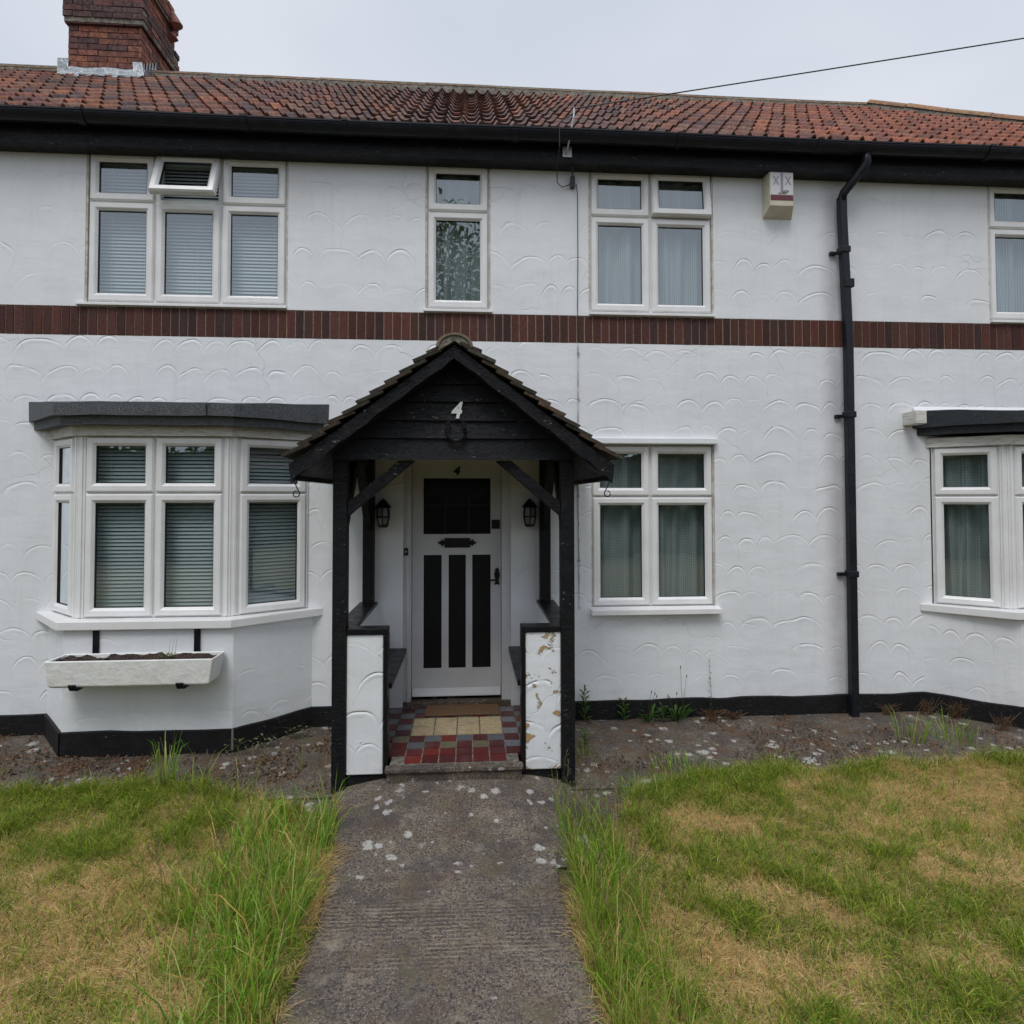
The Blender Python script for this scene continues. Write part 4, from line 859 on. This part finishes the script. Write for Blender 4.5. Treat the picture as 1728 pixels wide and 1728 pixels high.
# wall lanterns
def lantern(x,label):
    e=thing('wall_lantern',label,'lantern',(x,-.075,1.37),'pair of lanterns beside the front door')
    c=(x,-.085,0); mb=MB(); n=6
    mb.lathe([(.0,1.368),(.034,1.368),(.036,1.385),(.036,1.39)],c,n); mb.lathe([(.040,1.512),(.068,1.516),(.036,1.555),(.006,1.582),(0,1.584)],c,n)
    for j in range(n):
        w=2*PI*(j+.5)/n; mb.tube([(c[0]+.037*math.cos(w),c[1]+.037*math.sin(w),1.38),(c[0]+.050*math.cos(w),c[1]+.050*math.sin(w),1.45),(c[0]+.044*math.cos(w),c[1]+.044*math.sin(w),1.515)],.0055,4)
    mb.lathe([(.049,1.440),(.053,1.440),(.053,1.452),(.049,1.452)],c,n)
    mb.build('lantern_frame',IRON,e)
    mb=MB(); mb.lathe([(.034,1.385),(.047,1.447),(.041,1.513)],c,n); mb.build('lantern_glass',FROST,e)
    mb=MB(); mb.box(x-.022,x+.022,-.012,-.001,1.40,1.50); mb.tube([(x,-.01,1.45),(x,-.04,1.43),(x,-.05,1.40)],.006,6); mb.build('wall_bracket',IRON,e)
lantern(CX-.555,'black wall lantern to the left of the front door'); lantern(CX+.545,'black wall lantern to the right of the front door')
# ================================================================== FIXTURES
al=thing('alarm_box','yellowed alarm box marked XLX high on the wall under the eaves','alarm box',(2.48,0,3.83))
def frust(mb,b0,f0,yb,yf,mi=0):
    (a,b_,c,d_),(e,f_,g,h_)=b0,f0; V=[(a,yb,c),(b_,yb,c),(b_,yb,d_),(a,yb,d_),(e,yf,g),(f_,yf,g),(f_,yf,h_),(e,yf,h_)]
    mb.mesh(V,[(4,5,6,7),(0,4,7,3),(1,2,6,5),(3,7,6,2),(0,1,5,4)],mi)
mb=MB(); frust(mb,(2.362,2.602,3.83,4.165),(2.368,2.560,3.888,4.160),-.002,-.115); mb.build('alarm_case',CREAM,al,bevel=.003)
mb=MB(); mb.box(2.372,2.557,-.1175,-.115,3.975,4.156,0); mb.build('alarm_plate',LABELW,al)
mb=MB(); mb.box(2.374,2.556,-.1185,-.115,3.932,3.970); mb.build('alarm_strip',MAROON,al)
mb=MB(); text_mesh('X',.10,2.418,-.119,4.083,mb,.0008,sx=.72); text_mesh('X',.10,2.516,-.119,4.083,mb,.0008,sx=.72)
mb.box(2.457,2.474,-.1215,-.1178,4.012,4.148); mb.box(2.457,2.520,-.1215,-.1178,3.997,4.0115); mb.build('alarm_lettering',LETTER,al)
mb=MB(); text_mesh('ALARM',.022,2.470,-.119,3.986,mb,.0008); mb.build('alarm_lettering',INK,al)
# planter
pl=thing('planter','white trough planter with dark soil hung below the bay window','planter',(-2.17,-.5,.37))
x0,x1=-2.69,-1.65; mb=MB()
outer=[(x0,-.615,.548),(x1,-.615,.548),(x1,-.405,.548),(x0,-.405,.548)]; lowr=[(x0+.01,-.60,.385),(x1-.03,-.60,.385),(x1-.03,-.42,.385),(x0+.01,-.42,.385)]
def loft(rings,cap0=True):
    V=[p for r_ in rings for p in r_]; n=4; F=[(k*n+j,k*n+(j+1)%n,(k+1)*n+(j+1)%n,(k+1)*n+j) for k in range(len(rings)-1) for j in range(n)]
    if cap0: F.append((3,2,1,0))
    return V,F
i_=.014; inner=[(x0+i_,-.615+i_,.548),(x1-i_,-.615+i_,.548),(x1-i_,-.405-i_,.548),(x0+i_,-.405-i_,.548)]; inl_=[(p[0],p[1],.50) for p in inner]; bt=[(x0+.03,-.585,.372),(x1-.06,-.585,.372),(x1-.06,-.44,.372),(x0+.03,-.44,.372)]
V,F=loft([bt,lowr,outer,inner,inl_]); mb.mesh(V,F); mb.build('trough',POTPAINT,pl,bevel=.006)
mb=MB(); n=60
for i in range(n):
    for j in range(10):
        def S_(a,b_): x=x0+i_+(x1-x0-2*i_)*a/n; y=-.60+(.185)*b_/10; return (x,y,.534+.07*(float(fbm(x,y,22,4,3))-.5))
        mb.face([S_(i,j),S_(i+1,j),S_(i+1,j+1),S_(i,j+1)])
mb.build('soil',POTSOIL,pl)
for x in (-2.50,-1.84):
    mb=MB(); mb.box(x-.02,x+.02,-.402,-.394,.40,.705); mb.box(x-.02,x+.02,-.62,-.403,.362,.370); mb.prism([(-.612,.362),(-.620,.362),(-.645,.40),(-.632,.405)],x-.03,x+.015,'x'); mb.build('planter_bracket',BLACK,pl)
# overhead cable and its bracket on the fascia
mb=MB(); mb.tube([(.745,-.132,4.22),(.75,-.19,4.24),(.765,-.27,4.34),(.78,-.285,4.42),(.785,-.285,4.485),(.775,-.285,4.50)],.007,8); mb.box(.72,.79,-.14,-.131,4.20,4.28); mb.build('cable_bracket',GALV,label='grey steel cable hook on the black fascia above the wall wire',cat='bracket',origin=(.75,-.13,4.2))
A=Vector((.78,-.285,4.485)); B=Vector((3.77,-.90,4.712)); D=B-A; pts=[]
for i in range(41):
    t=-0.0+i/40*6.0; p=A+D*t; p.z-=.06*math.sin(PI*min(1,t/6))*0+0; p.z+=.012*(t*(t-1)); pts.append(p)
mb=MB(); mb.tube(pts,.0045,6); mb.build('overhead_cable',DARKCABLE,label='thin black cable running from the eaves up across the sky to the right',cat='cable',origin=tuple(A))
mb=MB(); mb.tube([(.785,-.285,4.46),(.74,-.29,4.42),(.69,-.285,4.39),(.672,-.29,4.35),(.675,-.28,4.2),(.675,-.14,4.12),(.69,-.04,4.05),(.73,-.03,4.02),(.79,-.03,4.04),(.815,-.03,4.10)],.004,6); mb.build('drop_wire',DARKCABLE,label='looped black wire dropping over the gutter below the cable hook',cat='wire',origin=(.7,-.1,4.0))
mb=MB(); mb.tube([(.80,-.11,4.15),(.812,-.04,4.12)],.006,6); mb.box(.80,.83,-.045,-.004,4.02,4.11); mb.tube([(.825,-.012,4.03),(.845,-.010,4.06),(.856,-.010,3.98),(.857,-.009,3.5),(.853,-.009,3.05),(.855,-.009,2.8)],.003,6); mb.build('wall_wire',DARKCABLE,label='dark wire clipped down the upper wall from a small black connector',cat='wire',origin=(.85,0,2.8))
mb=MB(); mb.tube([(.855,-.009,2.80),(.853,-.007,2.0),(.857,-.007,1.2),(.858,-.007,.73)],.0045,6)
for z in (2.72,2.36,1.6,1.1,.74): mb.box(.848,.866,-.014,0,z-.007,z+.007)
mb.build('wall_wire',WHITECABLE,label='white painted wire clipped down the lower wall between porch and window',cat='wire',origin=(.855,0,.72))
# ================================================================== VEGETATION
def blades(name,x,y,z,h,w,lean,ldir,col,droop=None,label=None,kind='stuff',cat='grass',parent=None,mat_=None):
    n=len(x); a=rng.random(n)*2*PI; wx,wy=np.cos(a)*w/2,np.sin(a)*w/2; lx,ly=np.cos(ldir)*lean*h,np.sin(ldir)*lean*h
    dr=np.zeros(n) if droop is None else droop
    V=np.zeros((n,7,3)); V[:,0]=np.stack([x-wx,y-wy,z],1); V[:,1]=np.stack([x+wx,y+wy,z],1)
    V[:,2]=np.stack([x-wx*.85+lx*.22,y-wy*.85+ly*.22,z+h*.45],1); V[:,3]=np.stack([x+wx*.85+lx*.22,y+wy*.85+ly*.22,z+h*.45],1)
    V[:,4]=np.stack([x-wx*.55+lx*.62,y-wy*.55+ly*.62,z+h*(.82-dr*.15)],1); V[:,5]=np.stack([x+wx*.55+lx*.62,y+wy*.55+ly*.62,z+h*(.82-dr*.15)],1)
    V[:,6]=np.stack([x+lx*1.15,y+ly*1.15,z+h*(1-dr*.6)],1)
    me=bpy.data.meshes.new(name); me.vertices.add(n*7); me.vertices.foreach_set('co',V.ravel())
    base=(np.arange(n)*7)[:,None]; L=np.concatenate([base+np.array([[0,1,3,2]]),base+np.array([[2,3,5,4]]),base+np.array([[4,5,6]])],1).ravel()
    me.loops.add(n*11); me.loops.foreach_set('vertex_index',L.astype(np.int32)); me.polygons.add(n*3)
    ls=((np.arange(n)*11)[:,None]+np.array([[0,4,8]])).ravel(); me.polygons.foreach_set('loop_start',ls.astype(np.int32)); me.polygons.foreach_set('loop_total',np.tile([4,4,3],n).astype(np.int32))
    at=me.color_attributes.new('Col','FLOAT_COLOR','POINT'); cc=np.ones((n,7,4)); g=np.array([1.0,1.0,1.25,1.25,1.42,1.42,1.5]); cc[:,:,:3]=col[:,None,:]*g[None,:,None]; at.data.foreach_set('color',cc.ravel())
    me.materials.append(mat_ or BLADE); me.update(); me.validate()
    o=bpy.data.objects.new(name,me); C.objects.link(o)
    if parent: o.parent=parent
    if kind: o['kind']=kind
    if label: o['label']=label; o['category']=cat
    return o
GR=np.array([[.10,.18,.010],[.155,.245,.014],[.23,.30,.025],[.33,.33,.06],[.055,.12,.010],[.27,.24,.05]]); ST=np.array([[.54,.39,.18],[.66,.50,.27],[.38,.25,.10],[.56,.37,.15],[.50,.40,.20]])
def lawn(side,n,label):
    n=int(n*2.2)
    if side<0: x=-.62-rng.random(n)*5.2
    else: x=.42+rng.random(n)*5.4
    y=-.78-rng.random(n)**1.15*2.3
    kk=(np.abs(x)<(4.8+y)*.92+.25)|(rng.random(n)<.10); x,y=x[kk],y[kk]
    # keep what the garden really has: dense where close to the house front
    k=in_lawn(x,y); x,y=x[k],y[k]; n=len(x)
    st=.42*fbm(x*.9+.25*y,y*1.2,2.6,12,3)+.58*fbm(x+.3*y,y*1.3,7.0,5,3)
    if side<0: st=st-.35*np.exp(-((x+2.6)/.55)**2-((y+1.05)/.28)**2)+.045
    else: st=st+.22*np.exp(-((x-3.2)/1.2)**2-((y+1.1)/.30)**2)+.015-.12*np.exp(-((x-1.4)/.5)**2-((y+1.0)/.2)**2)+.01
    straw=1/(1+np.exp(-(st-.518)*24)); isst=rng.random(n)<(.24+.64*straw)
    col=np.where(isst[:,None],ST[rng.integers(0,5,n)],GR[rng.integers(0,6,n)])*(.60+.65*rng.random((n,1)))
    edge=np.exp(-((y-np.where(x<0,np.interp(x,*EL),np.interp(x,*ER)))/.12)**2)
    h=np.where(isst,.014+.03*rng.random(n),.022+.055*rng.random(n)**1.6+.05*edge*rng.random(n)+.03*(fbm(x,y,5,17,2)>.6))
    lean=np.where(isst,1.0+1.9*rng.random(n),.25+.9*rng.random(n)); ld=rng.random(n)*2*PI
    
    w=np.where(isst,.0016+.0026*rng.random(n)**2,.0018+.0042*rng.random(n)**2)
    hh=np.where(isst,h,h); ln=np.where(isst,lean*1.2,lean)
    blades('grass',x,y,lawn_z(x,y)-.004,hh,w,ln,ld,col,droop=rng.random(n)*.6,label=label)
lawn(-1,230000,'patchy lawn of green and straw grass left of the path'); lawn(1,250000,'patchy lawn of green and straw grass right of the path')
def clump(x,y,z,n,r_,hmin,hmax,w,cols,label,name='grass_clump',lean=.35,kind=None,cat='grass clump',seeds=0,group=None):
    n=int(n); a=rng.random(n)*2*PI; rr=r_*np.sqrt(rng.random(n)); xx=x+np.cos(a)*rr; yy=y+np.sin(a)*rr
    h=hmin+(hmax-hmin)*rng.random(n)**1.4; col=np.array(cols)[rng.integers(0,len(cols),n)]*(.75+.5*rng.random((n,1)))
    o=blades(name,xx-x,yy-y,np.zeros(n),h,w*(.6+.8*rng.random(n)),lean*(.3+1.2*rng.random(n)),a+rng.normal(0,.6,n),col,droop=rng.random(n)**2,label=label,kind=kind,cat=cat)
    o.location=(x,y,z)
    if group: o['group']=group
    return o
BG=[(.12,.27,.018),(.17,.33,.022),(.24,.37,.04),(.08,.20,.018),(.28,.36,.09),(.36,.34,.12)]; DG=[(.15,.22,.018),(.20,.26,.025),(.30,.29,.06),(.10,.17,.015),(.40,.30,.12)]
# tall grass along both edges of the path (uncountable)
n=3600; t=rng.random(n); x=-.70-.50*rng.random(n)**1.4*(1-.2*t)-.0; y=-1.30-1.55*t**.95
k=rng.random(n)<(.15+.85*(vn(x,y,6,3)>.48)); x,y=x[k],y[k]; n=len(x)
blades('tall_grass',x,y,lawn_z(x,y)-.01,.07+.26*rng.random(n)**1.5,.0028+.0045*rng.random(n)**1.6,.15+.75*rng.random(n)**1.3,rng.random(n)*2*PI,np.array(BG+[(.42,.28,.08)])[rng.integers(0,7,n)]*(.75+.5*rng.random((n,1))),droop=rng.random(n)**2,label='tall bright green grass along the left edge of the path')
n=2700; t=rng.random(n); x=.485+.28*rng.random(n)**1.5; y=-1.22-1.75*t; k=rng.random(n)<(.35+.65*(vn(x,y,5,4)>.40))*np.clip((-1.25-y)/.6,.06,1); x,y=x[k],y[k]; n=len(x)
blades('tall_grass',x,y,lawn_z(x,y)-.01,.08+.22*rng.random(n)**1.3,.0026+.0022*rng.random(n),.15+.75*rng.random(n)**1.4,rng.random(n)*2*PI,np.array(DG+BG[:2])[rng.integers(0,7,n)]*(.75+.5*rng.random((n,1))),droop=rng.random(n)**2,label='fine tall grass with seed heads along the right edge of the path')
# scattered taller tufts in the lawn
def tuft(x,y,h,label,n=60,r_=.07,w=.004,cols=BG,lean=.4): clump(x,y,float(lawn_z(x,y))-.01,n,r_,h*.35,h,w,cols,label,lean=lean,group='taller tufts in and around the lawn')
tuft(-1.80,-.90,.50,'tall thin green grass tuft before the planter and bay',46,.045,.006,BG,.22)
tuft(-1.62,-.93,.26,'low grass tuft just right of the tall one before the bay',40,.09,.004,BG)
tuft(-1.33,-1.02,.30,'sparse yellowing grass tuft between bay and porch',36,.09,.0035,DG)
tuft(1.35,-.93,.14,'bright green grass fringe on the lawn edge below the right window',220,.22,.004,BG)
tuft(2.0,-.93,.13,'green grass fringe on the lawn edge left of the downpipe',160,.16,.004,BG)
tuft(1.02,-1.18,.16,'green tuft at the corner of the lawn near the right porch post',200,.16,.004,BG)
tuft(3.15,-.52,.30,'pale grass tuft growing before the neighbouring bay',34,.10,.005,BG)
tuft(3.42,-.55,.24,'grass tuft at the right edge below the neighbouring bay',60,.16,.005,BG)
tuft(-1.25,-1.85,.20,'dark green tuft in the left lawn',120,.12,.004,BG)
tuft(-1.95,-1.35,.13,'small bright tuft in the middle of the left lawn',90,.10,.004,BG)
tuft(1.5,-1.75,.13,'bright tuft in the near right lawn',110,.12,.004,BG)
tuft(2.3,-1.35,.13,'bright tuft towards the right of the right lawn',130,.14,.004,BG)
# seed stalks
def stalks(x0,x1,y0,y1,n,h0,h1,label,group):
    st=MB()
    for i in range(n):
        x=random.uniform(x0,x1); y=random.uniform(y0,y1); h=random.uniform(h0,h1); z=float(lawn_z(x,y)); lx=random.uniform(-.12,.12); ly=random.uniform(-.05,.05)
        c=random.choice([(.20,.17,.08),(.16,.18,.06),(.26,.20,.11)]); st.tube([(x,y,z),(x+lx*.3,y+ly*.3,z+h*.5),(x+lx,y+ly,z+h)],[.0012,.001,.0007],4,col=c)
        for k in range(9):
            tt=.72+.28*k/9; px_,pz=x+lx*tt,z+h*tt; a=random.uniform(0,6.28); d_=random.uniform(.008,.022)
            st.tube([(px_,y+ly*tt,pz),(px_+math.cos(a)*d_,y+ly*tt+math.sin(a)*d_,pz+.016)],[.0018,.0012],3,col=c)
    o=st.build('seed_stalks',BLADE,label=label,cat='grass stalks',kind='stuff',origin=((x0+x1)/2,(y0+y1)/2,-.2)); return o
stalks(.50,.80,-1.15,-2.4,46,.24,.42,'brown seed heads standing in the grass right of the path','')
stalks(-1.45,-.70,-1.0,-2.3,20,.26,.42,'thin seed stalks standing in the grass left of the path','')
# weeds by the plinth
def weed(x,y,h,label,kind='leafy',n=9,name='weed'):
    z=float(gz(x,y)); e=thing(name,label,'weed',(x,y,z),'weeds growing along the foot of the wall'); R=random.Random(int(x*100)); G=[(.07,.15,.025),(.10,.19,.04),(.05,.11,.02)]
    st=MB(); lf=MB()
    def leaf(p,dirn,L,wd,up,col):
        d_=Vector((math.cos(dirn),math.sin(dirn),0)); s_=Vector((-d_.y,d_.x,0)); p=Vector(p); P1=p+d_*L*.5+Vector((0,0,up*L*.6)); P2=p+d_*L+Vector((0,0,up*L*.75))
        lf.face([p,P1-s_*wd,P2,P1+s_*wd],0,col)
    if kind=='leafy':
        st.tube([(x,y,z),(x+.01,y,z+h*.5),(x,y,z+h*.95)],[.004,.003,.002],5,col=(.09,.15,.03))
        for k in range(n*3):
            t=.08+.92*k/(n*3); L=.055*(1-.35*t)+.01; leaf((x,y,z+h*t*.95),k*2.4+R.uniform(-.3,.3),L,L*.17,R.uniform(.5,1.3),R.choice(G))
    elif kind=='plantain':
        for k in range(16): a=R.uniform(0,6.28); leaf((x+R.uniform(-.02,.02),y+R.uniform(-.02,.01),z),a,R.uniform(.07,.13),.011,R.uniform(.6,1.6),R.choice(G))
        for k in range(n):
            a=R.uniform(-.09,.09); hh=h*R.uniform(.6,1); q=(x+a+R.uniform(-.03,.03),y-.01,z+hh); st.tube([(x+R.uniform(-.02,.02),y,z),((x+q[0])/2-.004,y,z+hh*.6),q],[.0016,.0013,.001],4,col=(.10,.12,.05)); st.tube([(q[0],q[1],q[2]-.008),(q[0]+a*.04,q[1],q[2]+.012)],[.004,.003],5,col=(.05,.04,.03))
    elif kind=='thin':
        st.tube([(x,y,z),(x+.008,y,z+h*.4),(x-.004,y,z+h*.8),(x-.008,y,z+h)],[.002,.0016,.0012,.001],4,col=(.10,.13,.06))
        for k in range(20): t=R.uniform(.15,1); a=R.uniform(0,6.28); leaf((x,y,z+h*t),a,.014+.01*(1-t),.005,.8,(.10,.12,.06))
    elif kind=='ivy':
        for k in range(n*4): a=R.uniform(0,6.28); p=(x+R.uniform(-.11,.11),y+R.uniform(-.03,.03),z+R.uniform(0,h)); leaf(p,a,R.uniform(.012,.026),.009,R.uniform(0,1),R.choice([(.30,.30,.15),(.42,.40,.33),(.12,.17,.05),(.16,.20,.06)])); 
        for k in range(5): st.tube([(x+R.uniform(-.08,.08),y,z),(x+R.uniform(-.1,.1),y-.01,z+h*.6),(x+R.uniform(-.12,.12),y-.02,z+h)],.0012,4,col=(.12,.10,.05))
    elif kind=='dry':
        for k in range(46):
            a=R.uniform(0,6.28); rr=R.uniform(.02,.10); st.tube([(x+R.uniform(-.06,.06),y+R.uniform(-.03,.02),z),(x+math.cos(a)*rr*.6,y+math.sin(a)*rr*.3-.02,z+h*R.uniform(.3,.8)),(x+math.cos(a)*rr*1.3,y+math.sin(a)*rr*.4-.03,z+h*R.uniform(.1,1))],.0013,3,col=R.choice([(.20,.11,.06),(.15,.085,.05),(.26,.17,.09)]))
    if st.v: st.build('stem',BLADE,e)
    if lf.v: lf.build('leaves',BLADE,e)
weed(.885,-.06,.28,'tall leafy green weed against the right porch post','leafy',9); weed(1.19,-.055,.17,'short leafy weed second from the porch','leafy',6)
weed(1.37,-.08,.24,'plantain weed with dark bobble heads left of a taller one','plantain',5); weed(1.60,-.07,.22,'broad plantain clump below the right window','plantain',3)
weed(1.66,-.05,.42,'long leaning plantain stalk reaching up the white wall','plantain',2); weed(1.875,-.045,.46,'thin bare upright stem standing against the white wall','thin')
weed(1.86,-.09,.12,'tangle of dry orange stems at the foot of the thin stem','dry'); weed(3.62,-.07,.15,'dry orange weed where the neighbouring bay begins','dry'); weed(3.30,-.05,.10,'low dry weed right of the downpipe','dry')
weed(3.95,-.40,.14,'dry weed along the neighbouring bay plinth at the right edge','dry')
weed(-1.52,-.44,.11,'pale leafed creeper on the bay plinth nearest the porch','ivy',8); weed(-1.38,-.34,.10,'yellow leafed creeper midway along the angled plinth','ivy',8); weed(-1.22,-.20,.09,'small creeper near the left porch post','ivy',6)
weed(2.05,-.06,.09,'low mat of dry orange stems right of the thin stem','dry'); weed(1.48,-.10,.13,'small leafy weed squeezed between the two plantains','leafy',5); weed(3.78,-.16,.16,'wiry dry weed on the angled plinth of the neighbouring bay','dry')
weed(.80,-.50,.12,'tiny seedling in the dirt right of the porch','leafy',4)
tuft(-3.0,-.70,.16,'low dark tuft on the concrete at the far left edge of the photo',50,.12,.004,DG)
tuft(.78,-.62,.15,'little grass tuft in the dirt beside the right porch post',26,.05,.0035,DG)
tuft(-.95,-.70,.34,'thin grass stems standing before the creeper left of the porch post',14,.12,.003,DG)
# sprig in the planter
sp=MB()
for k in range(60):
    a=random.uniform(0,6.28); p=Vector((-1.97+random.gauss(0,.03),-.52+random.gauss(0,.02),.54+random.random()*.03)); d_=Vector((math.cos(a),math.sin(a),.5))*.014; s_=Vector((-d_.y,d_.x,0))*.4; sp.face([p,p+d_*.5-s_,p+d_,p+d_*.5+s_],0,random.choice([(.12,.22,.04),(.09,.17,.03),(.2,.26,.08)]))
for k in range(3): x=-1.97+.02*k; sp.tube([(x,-.52,.53),(x+.005,-.52,.60),(x+.012,-.52,.66)],.0009,4,col=(.12,.18,.05))
sp.build('seedling',BLADE,label='tiny green seedling sprouting in the trough planter',cat='plant',origin=(-1.97,-.52,.53))
# loose debris on the apron: crumbs, dead leaves
def debris(x0,x1,y0,y1,n,label,cols,s0,s1,dens=None):
    x=x0+(x1-x0)*rng.random(n); y=y0+(y1-y0)*rng.random(n); k=fbm(x,y,3.2,21,3)>.50 if dens is None else fbm(x,y,3.2,21,3)>dens; x,y=x[k],y[k]
    mb=MB()
    for a,b_ in zip(x,y):
        s_=random.uniform(s0,s1); th=random.uniform(0,6.28); z=float(gz(a,b_))+.010+random.uniform(0,.006); c=random.choice(cols); q=[]
        for i in range(4): w=th+i*PI/2+random.uniform(-.4,.4); q.append((a+math.cos(w)*s_*random.uniform(.5,1),b_+math.sin(w)*s_*random.uniform(.5,1),z+random.uniform(-.004,.006)))
        mb.face(q,0,c); mb.face([q[0],q[1],(a,b_,z+s_*.7)],0,c); mb.face([q[2],q[3],(a,b_,z+s_*.7)],0,c)
    mb.build('leaf_litter',BLADE,label=label,cat='leaf litter',kind='stuff')
BR=[(.34,.15,.06),(.30,.24,.16),(.10,.05,.03),(.06,.035,.022),(.15,.08,.04),(.22,.13,.06),(.045,.03,.022)]
debris(-3.6,-.85,-.98,-.02,7000,'brown crumbs and dead leaves on the concrete under the bay',BR,.004,.013)
debris(.68,4.2,-.85,-.02,6000,'brown crumbs and dead leaves on the concrete right of the porch',BR,.003,.011,.53)
# ================================================================== behind the camera, seen only in the glass
def tree(x,y,h,cr,label,seed,cols=((.05,.10,.02),(.07,.13,.03),(.035,.075,.02))):
    R=np.random.default_rng(seed); e=thing('tree',label,'tree',(x,y,-.3),'trees across the road'); t=MB(); t.tube([(x,y,-.3),(x+.1,y,h*.35),(x-.1,y+.1,h*.7)],[.22,.16,.07],8)
    for k in range(7): a=k*.9; t.tube([(x,y,h*(.3+.05*k)),(x+math.cos(a)*cr*.6,y+math.sin(a)*cr*.6,h*(.5+.06*k))],[.07,.02],5)
    t.build('trunk',BARK,e)
    n=9000; cl=R.normal(0,1,(40,3)); cl/=np.linalg.norm(cl,axis=1)[:,None]; cl*=(R.random((40,1))**.4)*cr; ci=R.integers(0,40,n); p=cl[ci]+R.normal(0,cr*.16,(n,3)); p[:,2]=p[:,2]*.95+h*.66
    a=R.normal(0,1,(n,3)); a/=np.linalg.norm(a,axis=1)[:,None]; b2=np.cross(a,R.normal(0,1,(n,3))); b2/=np.linalg.norm(b2,axis=1)[:,None]; s_=.10
    V=np.stack([p-a*s_,p+b2*s_*.5,p+a*s_,p-b2*s_*.5],1).reshape(-1,3); V[:,0]+=0
    me=bpy.data.meshes.new('crown'); me.vertices.add(n*4); me.vertices.foreach_set('co',V.ravel()); me.loops.add(n*4); me.loops.foreach_set('vertex_index',np.arange(n*4,dtype=np.int32)); me.polygons.add(n); me.polygons.foreach_set('loop_start',np.arange(0,n*4,4,dtype=np.int32)); me.polygons.foreach_set('loop_total',np.full(n,4,dtype=np.int32))
    at=me.color_attributes.new('Col','FLOAT_COLOR','POINT'); cc=np.ones((n,4,4)); cc[:,:,:3]=np.array(cols)[R.integers(0,3,n)][:,None,:]; at.data.foreach_set('color',cc.ravel()); me.materials.append(BLADE); me.update(); me.validate()
    o=bpy.data.objects.new('crown',me); C.objects.link(o); o.parent=e
tree(-.7,-19,14,3.1,'leafy tree across the road mirrored in the narrow upstairs window',1); tree(6.2,-21,10.4,2.1,'smaller leafy tree across the road mirrored low in the upstairs right window',2); tree(-8.5,-23,6.0,2.2,'bushy tree far across the road at the left',3); tree(12,-24,7.0,2.6,'bushy tree far across the road at the right',4)
hd=MB(); R_=np.random.default_rng(5)
for i in range(16000):
    x=R_.uniform(-16,18); y=-14.5+R_.uniform(-.5,.5); z=R_.uniform(-.25,3.3)+.25*math.sin(x*1.7); a=R_.normal(0,.09,3); b2=R_.normal(0,.07,3); c=[(.045,.085,.02),(.06,.11,.03),(.03,.06,.015)][i%3]; p=np.array([x,y,z]); hd.face([p-a,p+b2,p+a,p-b2],0,c)
hd.box(-16,18,-14.9,-14.3,-.3,2.9,0,(.02,.035,.01)); hd.build('hedge',BLADE,label='long dark hedge across the road mirrored in the ground floor glass',cat='hedge',origin=(1,-14.6,-.3))
